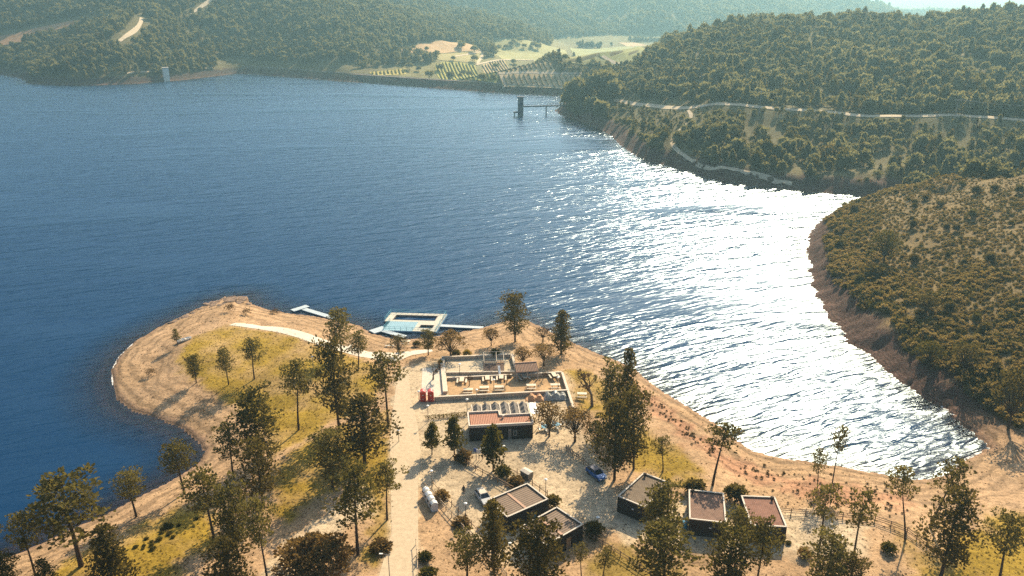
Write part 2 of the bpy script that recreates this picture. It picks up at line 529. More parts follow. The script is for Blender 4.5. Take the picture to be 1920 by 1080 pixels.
rk = m.ramp(m.math('MULTIPLY_ADD', ring, 0.5), [(0.0, 1.0), (0.55, 1.0), (0.9, 0.62)])
rk.node.inputs[0].links[0].from_node.inputs[2].default_value = 0.5
col = m.mix(low, col, m.mix(1.0, col, rk, 'MULTIPLY'))
nb = m.bump(m.math('ADD', n1, m.math('MULTIPLY', strat, rl.outputs['Fac'])), 0.9, 0.25)
m.principled(col, 0.95, 0.1, 0.0, nb)
me.materials.append(m.mat)
g = link('ground', me); tag(g, kind='structure')

# ------------------------------------------------------------------ water
wm, wused = grid_mesh('water', gx, gy, np.zeros_like(gx), keep=(GD < 2.5))
set_attr(wm, 'depth', (-GD.ravel() * 0.075)[wused])
m = N('water')
# wind waves: crests run up to the right as seen in the photograph
CR = math.radians(-25)
def wv(sx, sy): return m.coord((sx, sy, 1), (0, 0, CR))
def wv_rot(sx, sy, rot):
    a = m.coord((1, 1, 1), (0, 0, rot))
    mp = m.n('Mapping'); mp.inputs['Scale'].default_value = (sx, sy, 1)
    m.l(a, mp.inputs['Vector'])
    return mp.outputs[0]
swell = m.noise(wv_rot(0.17, 0.72, CR), 1.0, 1, 0.4, 0.8)
chop = m.noise(wv_rot(0.7, 2.0, CR + 0.25), 1.0, 3, 0.55, 0.5)
rip = m.noise(wv_rot(1.8, 3.6, CR - 0.2), 1.0, 3, 0.6, 0.3)
patch = m.noise(m.coord((0.006, 0.02, 1), (0, 0, CR)), 1.0, 3, 0.5, 0.4)
amp = m.ramp(patch, [(0.34, 0.35), (0.48, 1.0)])
hgt = m.math('ADD', m.math('ADD', m.math('MULTIPLY', swell, 0.70), m.math('MULTIPLY', chop, 0.12)), m.math('MULTIPLY', rip, 0.02))
long_ = m.noise(wv_rot(0.055, 0.21, CR + 0.1), 1.0, 1, 0.4, 0.6)
hgt = m.math('ADD', hgt, m.math('MULTIPLY', long_, 1.15))
hgt = m.math('MULTIPLY', hgt, m.math('MULTIPLY', amp, 0.66))
nrm = m.bump(hgt, 1.0, 1.0)
fr = m.n('Fresnel'); fr.inputs['IOR'].default_value = 1.33
gl = m.n('BsdfGlossy', distribution='BECKMANN'); gl.inputs['Roughness'].default_value = 0.30; gl.inputs['Color'].default_value = (0.60, 0.71, 0.77, 1)
m.l(nrm, gl.inputs['Normal'])
df = m.n('BsdfDiffuse'); df.inputs['Color'].default_value = (0.003, 0.028, 0.078, 1)
tr = m.n('BsdfTransparent'); tr.inputs['Color'].default_value = (0.95, 0.86, 0.78, 1)
dp = m.n('Attribute', attribute_name='depth')
shallow = m.ramp(dp.outputs['Fac'], [(0.0, 0.97), (0.2, 0.86), (0.5, 0.45), (1.0, 0.0)])
body = m.n('MixShader')
m.l(shallow, body.inputs[0]); m.l(df.outputs[0], body.inputs[1]); m.l(tr.outputs[0], body.inputs[2])
surf = m.n('MixShader')
m.l(fr.outputs[0], surf.inputs[0]); m.l(body.outputs[0], surf.inputs[1]); m.l(gl.outputs[0], surf.inputs[2])
m.l(surf.outputs[0], m.out.inputs['Surface'])
wm.materials.append(m.mat)
w = link('water', wm); tag(w, kind='structure')
# ------------------------------------------------------------------ plants
M_PINE = foliage('pine_needles', (0.042, 0.040, 0.016), (0.175, 0.142, 0.045), 0.42)
M_DARKPINE = foliage('dark_needles', (0.034, 0.032, 0.014), (0.150, 0.112, 0.034), 0.40)
M_LEAF = foliage('brown_leaves', (0.075, 0.052, 0.024), (0.27, 0.17, 0.065), 0.40)
M_OLIVE = foliage('olive_leaves', (0.035, 0.038, 0.012), (0.15, 0.12, 0.028), 0.35)
M_YELLOW = foliage('yellow_leaves', (0.12, 0.085, 0.012), (0.28, 0.19, 0.03), 0.4)
M_HILL = foliage('hill_leaves', (0.058, 0.064, 0.032), (0.235, 0.21, 0.098), 0.42, 0.014, 0.5)
M_SCRUB = foliage('scrub_leaves', (0.085, 0.070, 0.028), (0.30, 0.215, 0.085), 0.42, 0.07, 0.55)
M_DRY = foliage('dry_twigs', (0.07, 0.04, 0.025), (0.19, 0.12, 0.06), 0.2)
M_BARK = plain('bark', (0.075, 0.048, 0.032), 0.9, 0.1, 0, 0.4, 3.0)
M_GREYBARK = plain('grey_bark', (0.16, 0.12, 0.09), 0.9, 0.1, 0, 0.35, 3.0)

def tufts(mb, r, c, rad, n, size, up=0.4, flat=1.0, mi=0):
    """A clump of small leaf blades round a point."""
    for _ in range(n):
        while True:
            p = (r.uniform(-1, 1), r.uniform(-1, 1), r.uniform(-1, 1))
            q = p[0] ** 2 + p[1] ** 2 + p[2] ** 2
            if 0.04 < q < 1: break
        o = Vector(p)
        b = Vector((c[0] + o.x * rad, c[1] + o.y * rad, c[2] + o.z * rad * flat))
        dr = (o.normalized() + Vector((r.uniform(-.6, .6), r.uniform(-.6, .6), up + r.uniform(-.4, .6)))).normalized()
        sd_ = dr.cross(Vector((r.uniform(-1, 1), r.uniform(-1, 1), r.uniform(-1, 1))))
        if sd_.length < 1e-3: continue
        sd_.normalize()
        s = size * r.uniform(0.6, 1.35)
        a, e = b - sd_ * s * 0.32, b + sd_ * s * 0.32
        mid = b + dr * s * 0.55
        mb.add([a, e, mid + sd_ * s * 0.42, b + dr * s * 1.15, mid - sd_ * s * 0.42], [(0, 1, 2, 3, 4)], mi)

def crook(r, h, bend):
    ph = r.uniform(0, 6.28)
    return lambda t: Vector((math.cos(ph) * bend * h * math.sin(t * 2.6) * t, math.sin(ph) * bend * h * math.sin(t * 2.6 + .5) * t, t * h))

def pine(seed, base=0.38, width=0.42, limbs=24, dens=30, size=0.023, shape='round', bend=0.03, mat=None, clump=0.068):
    """Unit-height pine: trunk with limbs, crown of needle clumps."""
    r = random.Random(seed)
    f = crook(r, 1.0, bend)
    tk, cr = MB(), MB()
    ts = [0, .1, .25, .4, .55, .7, .85, .97]
    tk.path([f(t) for t in ts], [0.017 * (1 - 0.88 * t) for t in ts], 7)
    for k in range(3):                                   # a few dead snags below the crown
        t = r.uniform(base * 0.55, base)
        p = f(t); a = r.uniform(0, 6.28); L = r.uniform(.04, .10)
        tk.tube(p, p + Vector((math.cos(a) * L, math.sin(a) * L, .02)), 0.003, 0.001, 4)
    for k in range(limbs):
        u = (k + r.uniform(.1, .9)) / limbs
        t = base + (0.97 - base) * u
        if shape == 'round': pr = math.sin(math.pi * min(1, 0.18 + u * 0.80)) ** 0.6
        elif shape == 'cone': pr = (1.05 - u) ** 0.8
        else: pr = 0.55 + 0.45 * math.sin(math.pi * u)
        L = width * 0.5 * pr * r.choice((r.uniform(.45, .8), r.uniform(.8, 1.12)))
        a = k * 2.399 + r.uniform(-.5, .5)
        p = f(t)
        up = r.uniform(.12, .55)
        e = p + Vector((math.cos(a) * L, math.sin(a) * L, L * up))
        tk.tube(p, e, 0.0055 * (1.1 - t), 0.0018, 4)
        for q in (0.5, 0.98):
            if q < .6 and L < 0.09: continue
            c = p.lerp(e, q) + Vector((r.uniform(-.02, .02), r.uniform(-.02, .02), r.uniform(0, .03)))
            tufts(cr, r, c, clump * r.uniform(.6, 1.15) * (0.75 + .4 * pr), int(dens * 1.7), size, 0.6, 0.75)
    tufts(cr, r, f(0.96), clump * 0.6, dens, size, 1.0, 1.2)
    return tk.mesh('trunk', M_BARK), cr.mesh('crown', mat or M_PINE)

def broad(seed, base=0.25, width=0.8, n=26, dens=40, size=0.034, mat=None, flat=0.7, clump=0.13, bark=None):
    r = random.Random(seed)
    tk, cr = MB(), MB()
    f = crook(r, 1.0, 0.04)
    tk.path([f(0), f(base * .6), f(base)], [0.03, 0.024, 0.020], 7)
    for k in range(n):
        a = k * 2.399 + r.uniform(-.4, .4)
        u = (k + .5) / n
        rr = width * 0.5 * math.sqrt(u) * r.uniform(.75, 1.05)
        zz = base + (1 - base) * (0.15 + 0.80 * math.sqrt(max(0, 1 - (u * .95))) * r.uniform(.75, 1.02))
        e = Vector((math.cos(a) * rr, math.sin(a) * rr, min(zz, .95)))
        mid = f(base).lerp(e, 0.5) + Vector((0, 0, .04))
        tk.path([f(base), mid, e], [0.012, 0.007, 0.002], 4)
        tufts(cr, r, e, clump * r.uniform(.65, 1.15), dens, size, 0.3, flat)
        if k % 2: tufts(cr, r, mid.lerp(e, .5), clump * .7, dens // 2, size, 0.3, flat)
    return tk.mesh('trunk', bark or M_BARK), cr.mesh('crown', mat or M_LEAF)

def bare(seed, width=0.8, sparse=40):
    r = random.Random(seed)
    tk, cr = MB(), MB()
    def grow(p, dr, L, rad, lev):
        e = p + dr * L
        (tk if lev < 3 else cr).tube(p, e, rad, rad * .65, 5 if lev < 2 else 3)
        if lev >= 5: return
        for k in range(3 if lev < 4 else 2):
            nd = (dr + Vector((r.uniform(-1, 1), r.uniform(-1, 1), r.uniform(-.25, .6))) * (.75 * width)).normalized()
            grow(p.lerp(e, r.uniform(.6, 1.0)), nd, L * r.uniform(.58, .82), rad * .58, lev + 1)
    grow(Vector((0, 0, 0)), Vector((.05, .03, 1)), 0.27, 0.028, 0)
    for k in range(sparse):
        v_ = r.choice(cr.v)
        tufts(cr, r, v_, 0.03, 3, 0.03)
    return tk.mesh('trunk', M_GREYBARK), cr.mesh('crown', M_DRY)

def cypress(seed, mat=None):
    r = random.Random(seed)
    tk, cr = MB(), MB()
    f = crook(r, 1.0, 0.015)
    tk.path([f(0), f(.3), f(.6), f(.95)], [0.018, 0.014, 0.008, 0.003], 6)
    for k in range(54):
        u = r.random() ** 1.2
        t = 0.12 + .85 * u
        a = k * 2.399
        L = 0.23 * (1 - u) ** .75 * r.uniform(.5, 1.1) + 0.02
        p = f(t); e = p + Vector((math.cos(a) * L, math.sin(a) * L, L * .9))
        tk.tube(p, e, .004, .0015, 3)
        tufts(cr, r, e, .05, 14, 0.045, 1.0, 1.3)
        tufts(cr, r, p.lerp(e, .5), .045, 10, 0.045, 1.0, 1.3)
    return tk.mesh('trunk', M_GREYBARK), cr.mesh('crown', mat or M_OLIVE)

def dome(seed, mat, n=26, dens=34, size=0.10, clump=0.26, name='foliage', ragged=0.25):
    """Unit-wide bush about 0.8 high."""
    r = random.Random(seed)
    mb = MB()
    for k in range(n):
        a = k * 2.399; u = (k + .5) / n
        rr = 0.40 * math.sqrt(u) * r.uniform(1 - ragged, 1 + ragged * .6)
        zz = 0.12 + 0.52 * math.sqrt(max(0, 1 - u * .9)) * r.uniform(1 - ragged, 1 + ragged)
        tufts(mb, r, (math.cos(a) * rr, math.sin(a) * rr, zz), clump * r.uniform(.45, .85), dens, size, .35, .8)
    return mb.mesh(name, mat)

def low_tree(seed, mat, kind='round', big=0.22):
    """Unit-height tree for the slopes: small trunk and a ragged crown in one mesh."""
    r = random.Random(seed)
    mb = MB()
    mb.tube((0, 0, -.05), (r.uniform(-.03, .03), 0, .5), 0.022, 0.012, 5, 1)
    n = 16
    for k in range(n):
        u = (k + .5) / n; a = k * 2.399
        if kind == 'round':
            rr = 0.30 * math.sqrt(u) * r.uniform(.7, 1.1); zz = 0.32 + 0.55 * math.sqrt(max(0.02, 1 - u)) * r.uniform(.75, 1.05)
            cl = .17
        elif kind == 'cone':
            zz = 0.22 + 0.74 * u; rr = 0.22 * (1.06 - u) * r.uniform(.5, 1.1); cl = .13 * (1.15 - u * .7)
        else:
            zz = 0.14 + 0.62 * r.random(); rr = 0.36 * r.random(); cl = .19
        tufts(mb, r, (math.cos(a) * rr, math.sin(a) * rr, zz), cl * r.uniform(.7, 1.15), 20, big * r.uniform(.45, .7), .4, .8)
    return mb.mesh('tree', [mat, M_BARK])

PINES = [pine(101, .36, .46, 26, 24), pine(102, .45, .44, 22, 24, shape='round', bend=.05), pine(103, .30, .38, 30, 22, shape='cone'),
         pine(104, .50, .50, 20, 26, shape='round', bend=.06), pine(105, .22, .44, 34, 26, shape='oval'), pine(106, .42, .40, 24, 22, shape='oval', bend=.05)]
DENSE = [pine(111, .16, .50, 36, 26, shape='oval', mat=M_DARKPINE, clump=.085), pine(112, .14, .46, 38, 26, shape='round', mat=M_DARKPINE, clump=.085), pine(113, .12, .36, 46, 26, shape='cone', mat=M_DARKPINE, clump=.085)]
THIN = [pine(121, .50, .42, 17, 17, size=.026, shape='round', bend=.08, clump=.075), pine(122, .46, .38, 18, 15, size=.026, shape='oval', bend=.09, clump=.07), pine(123, .58, .42, 15, 19, size=.026, shape='round', bend=.10, clump=.075)]
BROADS = [broad(131, mat=M_LEAF), broad(132, .22, .9, 30, mat=M_LEAF), broad(133, .2, .85, 30, mat=M_OLIVE), broad(134, .3, .7, 22, 18, mat=M_DRY)]
DARKBROAD = [broad(141, .22, .85, 30, 30, mat=M_DARKPINE)]
BARES = [bare(151), bare(152, .95)]
CYPS = [cypress(161), cypress(162)]
BUSH_DARK, BUSH_OLIVE, BUSH_DRY, BUSH_YEL, BUSH_BROWN = dome(171, M_DARKPINE), dome(172, M_OLIVE), dome(173, M_DRY, 20, 16, .07), dome(174, M_YELLOW), dome(175, M_LEAF, ragged=.45)

def plant(name, pair, px, py, ptop, wpx, label, cat='tree', lean=(0, 0), wide=None, group=None, rz=None):
    """A tree standing at the picture point of its foot, as tall and wide as it measures there."""
    p = ground(px, py)
    h = max(0.6, height_for(p[0], p[1], p[2], ptop))
    dist = math.hypot(p[1], CAM_H - p[2])
    W = wpx / FPX * (p[1] * CP + (CAM_H - p[2]) * SP)
    tk, cr = pair
    co = np.empty(len(cr.vertices) * 3, np.float32); cr.vertices.foreach_get('co', co); co = co.reshape(-1, 3)
    ww = np.percentile(np.abs(co[:, :2]), 97) * 2.0
    s = W / ww * 0.95
    e = empty(name, (p[0], p[1], p[2] - 0.05), rng.uniform(0, 6.28) if rz is None else rz, (s, s, h))
    e.rotation_euler = (lean[1], lean[0], e.rotation_euler.z)
    e.rotation_mode = 'XYZ'
    tag(e, label, cat, group)
    link('trunk', tk, e); link('crown', cr, e)
    return e

def bush(name, me, px, py, wpx, label, cat='bush', hk=1.0, group=None, z=None):
    p = ground(px, py)
    W = wpx / FPX * (p[1] * CP + (CAM_H - p[2]) * SP)
    o = link(name, me)
    o.location = (p[0], p[1], p[2] - 0.05 * W)
    o.rotation_euler = (0, 0, rng.uniform(0, 6.28))
    o.scale = (W, W, W * hk)
    return tag(o, label, cat, group)

P_, D_, T_, B_ = PINES, DENSE, THIN, BROADS
TREES = [
 # the point and its lawn
 ('pine_tree', P_[2], 333, 648, 616, 17, 'small lone pine on the sand of the point beside the white boat'),
 ('pine_tree', P_[4], 368, 718, 666, 28, 'short pine at the sandy edge of the lawn, first in the line of three'),
 ('pine_tree', P_[0], 429, 721, 654, 31, 'slender pine in the middle of the three along the lawn edge'),
 ('pine_tree', P_[1], 477, 711, 639, 42, 'pine with a long bare trunk standing inside the lawn bend'),
 ('pine_tree', P_[3], 560, 806, 679, 62, 'pine with bare trunk and rounded crown alone on the lawn'),
 ('pine_tree', D_[0], 636, 806, 636, 72, 'tall dense dark pine in the middle of the lawn'),
 ('pine_tree', P_[0], 641, 668, 581, 52, 'dark pine behind the tall dense one, near the water and the pale path'),
 ('pine_tree', P_[5], 672, 692, 622, 36, 'slim pine beside the pale path, just inland of the floating pool'),
 ('pine_tree', P_[3], 728, 800, 667, 72, 'open pine with a long pale trunk beside the red toilet cabins'),
 ('pine_tree', D_[1], 684, 868, 744, 92, 'broad dark pine standing at the grass verge of the road'),
 ('pine_tree', P_[4], 490, 868, 733, 76, 'bushy pine at the head of the dark clump behind the cove'),
 ('pine_tree', D_[0], 494, 950, 822, 74, 'dark pine low in the clump behind the cove, shading the lawn strip'),
 ('pine_tree', P_[0], 438, 897, 793, 52, 'pine on the beach edge at the inner end of the cove'),
 ('pine_tree', P_[4], 624, 914, 808, 66, 'stubby dark pine between the lawn strip and the dirt track'),
 ('pine_tree', P_[1], 346, 925, 832, 66, 'pine leaning over the water at the cove beach'),
 ('pine_tree', P_[5], 256, 969, 883, 54, 'narrow pine alone on the strip of shore beach'),
 ('pine_tree', P_[0], 152, 1062, 896, 132, 'very wide spreading pine overhanging the lake'),
 ('pine_tree', P_[3], 67, 1082, 962, 64, 'thin pine beside the very wide one, nearer the water'),
 ('pine_tree', D_[2], 213, 1100, 987, 72, 'dense pine on the grass inland of the very wide pine'),
 ('pine_tree', P_[1], 401, 1010, 884, 78, 'pine with a forked double trunk on the grass above the beach'),
 ('pine_tree', P_[4], 447, 1045, 908, 66, 'pine close beside the forked one, over its shadow'),
 ('pine_tree', P_[3], 503, 1100, 940, 66, 'pine with a long bare trunk at the edge of the dirt track'),
 ('pine_tree', D_[1], 432, 1120, 1014, 84, 'dark pine at the frame edge between grass and dirt track'),
 ('pine_tree', P_[2], 92, 1105, 1046, 46, 'small pine cut by the frame edge below the wide spreading pine'),
 ('pine_tree', P_[4], 18, 1110, 1040, 50, 'pine in the lowest corner beside the lake, cut by the frame'),
 ('pine_tree', P_[0], 671, 1040, 877, 88, 'big open pine beside the road below the dirt track'),
 ('pine_tree', P_[3], 726, 975, 871, 62, 'pine leaning over the road edge opposite the white bins'),
 # middle, round the café and the park
 ('cypress_sapling', CYPS[0], 810, 852, 796, 28, 'small conifer on the brown traffic island, the first from the road'),
 ('cypress_sapling', CYPS[1], 852, 852, 782, 36, 'taller conifer at the end of the brown traffic island'),
 ('cypress_sapling', CYPS[0], 925, 882, 799, 42, 'conifer in front of the dark back wall of the café'),
 ('pine_tree', D_[2], 926, 1072, 937, 64, 'pine with clipped looking oval crown before the striped roof cabin'),
 ('pine_tree', P_[5], 876, 1100, 1002, 66, 'pine behind the rail fence below the white bins'),
 ('pine_tree', D_[1], 1012, 1120, 977, 104, 'wide dark pine covering the end of the lower striped cabin'),
 ('pine_sapling', T_[0], 1090, 1085, 1022, 34, 'thin sapling below the lower striped cabin'),
 ('pine_sapling', T_[1], 1129, 1092, 1034, 42, 'thin sapling beside the rail fence at the frame edge'),
 ('pine_tree', P_[4], 1236, 1055, 908, 74, 'pine covering the near corner of the first tile roof cabin'),
 ('pine_tree', P_[0], 1244, 1135, 988, 120, 'wide pine below the first tile roof cabin, cut by the frame'),
 ('pine_tree', P_[5], 1378, 1062, 955, 54, 'slim pine between the second and third tile roof cabins'),
 ('pine_tree', P_[4], 1356, 1130, 998, 80, 'bushy pine below the second tile roof cabin'),
 ('pine_tree', P_[1], 1416, 1110, 972, 62, 'pine covering the near wall of the third tile roof cabin'),
 ('pine_tree', T_[2], 1336, 910, 803, 84, 'big open pine standing behind the second tile roof cabin'),
 ('pine_sapling', T_[1], 1243, 884, 820, 38, 'thin brownish tree on the dry slope behind the first tile roof cabin'),
 ('pine_tree', T_[0], 1531, 928, 843, 32, 'small thin pine on the red earth, its top against the water'),
 ('pine_tree', T_[2], 1559, 915, 808, 42, 'taller thin pine leaning beside the small one, crown against the white water'),
 ('pine_tree', T_[1], 1535, 1030, 911, 64, 'thin see-through pine beside the rail fence of the third cabin'),
 ('pine_tree', T_[0], 1598, 1060, 930, 62, 'leaning pine with long dark trunk next to the lamp and the sandy yard'),
 ('pine_tree', T_[2], 1697, 1012, 887, 64, 'tall curved pine over the end of the rail fence'),
 ('pine_tree', T_[0], 1744, 990, 861, 66, 'tall leaning pine with crown against the tip of the bay'),
 ('pine_tree', D_[1], 1764, 1080, 924, 88, 'dense dark green pine at the sunny lawn below the bay'),
 ('pine_tree', P_[1], 1872, 1095, 968, 76, 'pine on the grass nearest the frame corner'),
 ('pine_tree', P_[4], 1540, 1125, 1004, 72, 'bushy pine at the frame edge below the sandy yard'),
 ('pine_tree', D_[0], 1585, 1130, 1040, 56, 'low dark pine at the frame edge under the leaning one'),
 # dense clump by the parking
 ('pine_tree', D_[2], 1173, 812, 653, 42, 'pointed pine, highest top of the dark clump by the shore slope'),
 ('pine_tree', D_[0], 1188, 880, 727, 62, 'dark pine on the outer side of the clump by the blue car'),
 ('pine_tree', D_[1], 1152, 900, 752, 74, 'dense black green pine overhanging the blue car'),
 ('pine_tree', P_[4], 1142, 800, 684, 50, 'olive pine at the back of the dark clump'),
 # by the lake behind the park
 ('pine_tree', D_[0], 966, 641, 552, 52, 'tall dark pine with a slanting trunk at the water behind the terraces'),
 ('pine_tree', D_[2], 1052, 664, 581, 42, 'tall dark pine at the shore bend beside the glittering water'),
 ('broadleaf_tree', DARKBROAD[0], 748, 666, 627, 36, 'small round dark tree beside the pale path and the floating pool'),
 ('pine_tree', P_[4], 803, 666, 620, 28, 'little pine at the inland edge of the floating pool beach'),
 ('broadleaf_tree', B_[1], 845, 670, 621, 56, 'wide brownish tree above the upper terrace wall'),
 ('broadleaf_tree', B_[0], 921, 648, 614, 30, 'small rounded tree on pale sand behind the upper terrace'),
 ('broadleaf_tree', B_[3], 1018, 642, 612, 34, 'thin reddish tree on the shore between the two dark pines'),
 ('broadleaf_tree', B_[0], 1020, 686, 643, 42, 'dark brown tree behind the small tiled shelter'),
 ('broadleaf_tree', BROADS[1], 980, 684, 651, 34, 'rust coloured tree at the corner of the upper terrace'),
 ('bare_tree', BARES[0], 1110, 762, 672, 60, 'bare branched tree on the grass beside the picnic terrace'),
 ('bare_tree', BARES[1], 812, 712, 668, 40, 'leafless sapling on the dirt beside the upper terrace wall'),
 ('bare_tree', BARES[0], 880, 724, 692, 20, 'leafless young tree at the back edge of the picnic terrace'),
 ('bare_tree', BARES[1], 950, 722, 690, 20, 'leafless young tree between picnic tables'),
 ('bare_tree', BARES[0], 1018, 712, 688, 18, 'leafless young tree by the green patch of the picnic terrace'),
 ('broadleaf_tree', B_[1], 1030, 818, 757, 62, 'brown leaved tree at the end of the café roof, over the blue table'),
 ('broadleaf_tree', B_[0], 1078, 828, 765, 66, 'brown leaved tree between the café and the dark clump'),
 ('broadleaf_tree', B_[2], 1120, 850, 790, 46, 'low olive tree at the foot of the dark clump'),
 # across the bay
 ('broadleaf_tree', B_[2], 1656, 494, 431, 56, 'lone wide crowned tree on the brown scrub slope across the bay'),
 ('broadleaf_tree', DARKBROAD[0], 1890, 805, 690, 78, 'dark tree above the bay beach at the frame edge'),
 ('broadleaf_tree', DARKBROAD[0], 1806, 706, 640, 60, 'dark rounded tree above the rocky bank of the bay'),
 ('broadleaf_tree', B_[2], 1740, 690, 640, 52, 'olive rounded tree beside the dark one above the rocky bank'),
 ('broadleaf_tree', DARKBROAD[0], 1735, 592, 550, 50, 'round dark tree on the brown scrub slope'),
]
for t in TREES:
    pair = t[1]
    plant(t[0], pair, t[2], t[3], t[4], t[5], t[6], 'tree' if 'sapling' not in t[0] else 'young tree', lean={1336: (.12, 0), 1559: (0.10, 0), 1598: (.10, 0), 1697: (.12, 0), 1744: (.16, 0), 1764: (.08, 0), 966: (-.06, 0), 1535: (.08, 0), 346: (-.08, 0)}.get(t[2], (rng.uniform(-.03, .03), rng.uniform(-.03, .03))))

for b in [
 ('bush', dome(181, M_LEAF, 90, 60, .034, .12, ragged=.35), 592, 1075, 165, 'huge sprawling brown bush at the end of the dirt track', .62),
 ('bush', BUSH_DARK, 1113, 1004, 38, 'round clipped dark bush beside the lower striped cabin', .95),
 ('bush', BUSH_DARK, 1036, 950, 32, 'dark bush at the far corner of the upper striped cabin', .95),
 ('bush', BUSH_DARK, 1302, 925, 44, 'dark bush between the first and second tile roof cabins', .8),
 ('bush', BUSH_DARK, 1378, 940, 44, 'dark bush between the second and third tile roof cabins', 1.0),
 ('bush', BUSH_DRY, 1527, 936, 28, 'reddish dry bush on the red earth under the thin pines', .9),
 ('bush', BUSH_BROWN, 868, 864, 36, 'brown bush at the end of the traffic island', .7),
 ('bush', BUSH_OLIVE, 943, 893, 34, 'olive bush under the conifer by the parking fence', .8),
 ('bush', BUSH_BROWN, 966, 908, 32, 'dry brown bush in the strip beside the grey dumpsters', .6),
 ('bush', BUSH_BROWN, 829, 936, 30, 'brown bush behind the white bins', .8),
 ('bush', BUSH_BROWN, 865, 985, 36, 'dry brown bush between the rail fence and the lamp', .5),
 ('bush', BUSH_OLIVE, 797, 1050, 30, 'olive bush along the road below the rail fence', .7),
 ('bush', BUSH_OLIVE, 803, 1082, 36, 'olive bush at the frame edge beside the road', .7),
 ('bush', BUSH_OLIVE, 928, 668, 19, 'dark green bush on the upper terrace back wall', 1.0),
 ('bush', BUSH_YEL, 876, 668, 16, 'yellow bush by the upper terrace back wall', 1.0),
 ('bush', BUSH_DARK, 855, 668, 18, 'dark green bush next to the yellow one', .9),
 ('bush', BUSH_YEL, 826, 684, 10, 'small yellow bush at the terrace corner post', 1.3),
 ('bush', BUSH_DARK, 781, 650, 16, 'small dark bush beside the pale path behind the pool', .9),
 ('bush', BUSH_DRY, 283, 704, 22, 'leafless twiggy bush alone on the sand of the point', .9),
 ('bush', BUSH_DRY, 432, 585, 20, 'leafless reddish bush on the rocky tip', 1.1),
 ('bush', BUSH_DRY, 463, 590, 20, 'leafless reddish bush beside the one on the rocky tip', .9),
 ('bush', BUSH_DRY, 516, 588, 20, 'low leafless bush at the water beside the T shaped jetty', .6),
 ('bush', BUSH_DARK, 1648, 520, 60, 'dark bush mass doubling as shadow at the foot of the lone tree', .5),  # dark bushes that also stand in for the tree's ground shadow
 ('bush', BUSH_DARK, 1560, 300, 60, 'dark tall bush at the far bank track', .6),
 ('bush', BUSH_OLIVE, 1665, 1035, 30, 'dark shrub at the yard edge between leaning pines', .8),
 ('bush', BUSH_BROWN, 1508, 1045, 26, 'brown shrub at the shaded corner of the third cabin', .9),
 ('bush', BUSH_BROWN, 715, 1030, 44, 'brown shrub at the road side by the grass verge', .5),
 ('bush', BUSH_OLIVE, 1478, 1020, 12, 'tiny green bush against the wall of the third cabin', .7),
]:
    bush(b[0], b[1], b[2], b[3], b[4], b[5], hk=b[6])

# low hedge with its dark shade along the plaza
def strip_hedge(name, a, b, w, h, mat, label):
    A, B = ground(*a), ground(*b)
    L = math.hypot(B[0] - A[0], B[1] - A[1]); rz = math.atan2(B[1] - A[1], B[0] - A[0])
    mb = MB(); r = random.Random(5)
    for k in range(int(L / 0.28)):
        tufts(mb, r, (k * .28, r.uniform(-.1, .1), h * .5), w * .5, 26, .16, .3, h / w)
    o = mb.build(name, mat)
    o.location = A; o.rotation_euler = (0, 0, rz)
    return tag(o, label, 'hedge')
strip_hedge('hedge', (800, 786), (884, 778), .9, .8, M_DARKPINE, 'low dark hedge running across the plaza to the café corner')

# ---- slopes: shrubs and trees
def scatter(n, box, test, seed):
    g_ = np.random.default_rng(seed)
    X = g_.uniform(box[0], box[1], n); Y = g_.uniform(box[2], box[3], n)
    k = test(X, Y)
    return X[k], Y[k]

def project(X, Y, Z):
    dep = Y * CP - (Z - CAM_H) * SP
    return 960 + FPX * X / dep, 540 - FPX * (Y * SP + (Z - CAM_H) * CP) / dep, dep

ROAD_FAR = [(a, b, 0) for a, b in ROAD_LINE]
TRACK_FAR = gr([(1290,207),(1300,216),(1296,230),(1268,246),(1252,262),(1265,283),(1300,304),(1360,322),(1440,331),(1485,345)])
TRACK_HILL = gr([(224,78),(245,67),(262,55),(268,45),(266,34)])
TRACK_TOP = gr([(357,27),(372,18),(386,10),(398,-2)])
EARTH = gr([(-40,76),(0,68),(60,55),(130,40),(168,38),(140,48),(100,58),(60,72),(30,82),(-40,86)])
FIELDS = [
 ('field', [(732,95),(790,82),(850,80),(893,88),(903,97),(850,98),(790,101)], (0.486, 0.317, 0.162), None),
 ('field', [(780,104),(850,100),(905,99),(905,113),(885,119),(830,114)], (0.365, 0.297, 0.121), None),
 ('vineyard', [(815,124),(830,116),(890,121),(935,148),(930,156),(870,150),(818,139)], (0.365, 0.317, 0.081), (.10, .11, .02)),
 ('field', [(925,77),(1000,79),(1060,94),(1120,107),(1150,120),(1060,117),(1000,112),(940,111),(922,100)], (0.324, 0.290, 0.115), None),
 ('vineyard', [(903,122),(945,113),(1030,115),(1042,136),(935,138)], (0.499, 0.365, 0.176), (.15, .12, .05)),
 ('vineyard', [(934,141),(1088,141),(1090,164),(1050,166),(944,164)], (0.472, 0.338, 0.176), (.16, .13, .06)),
 ('field', [(1068,90),(1200,84),(1245,92),(1185,123),(1125,106)], (0.297, 0.284, 0.108), None),
 ('vineyard', [(692,136),(760,129),(762,140),(700,143)], (0.405, 0.324, 0.095), (.16, .14, .03)),
 ('field', [(1160,80),(1190,80),(1215,84),(1180,87)], (0.459, 0.311, 0.162), None),
]
FIELD_POLYS = [gr(f[1]) for f in FIELDS]

def clear_of(X, Y, m_=5.0):
    ok = (line_dist(X, Y, ROAD_FAR) > m_ + 1) & (line_dist(X, Y, TRACK_FAR) > m_ - 1.5)
    ok &= (line_dist(X, Y, TRACK_HILL) > m_ + 7) & (line_dist(X, Y, TRACK_TOP) > m_ + 4)
    ok &= poly_dist(X, Y, EARTH) < -13
    for P in FIELD_POLYS: ok &= poly_dist(X, Y, P) < -3
    return ok

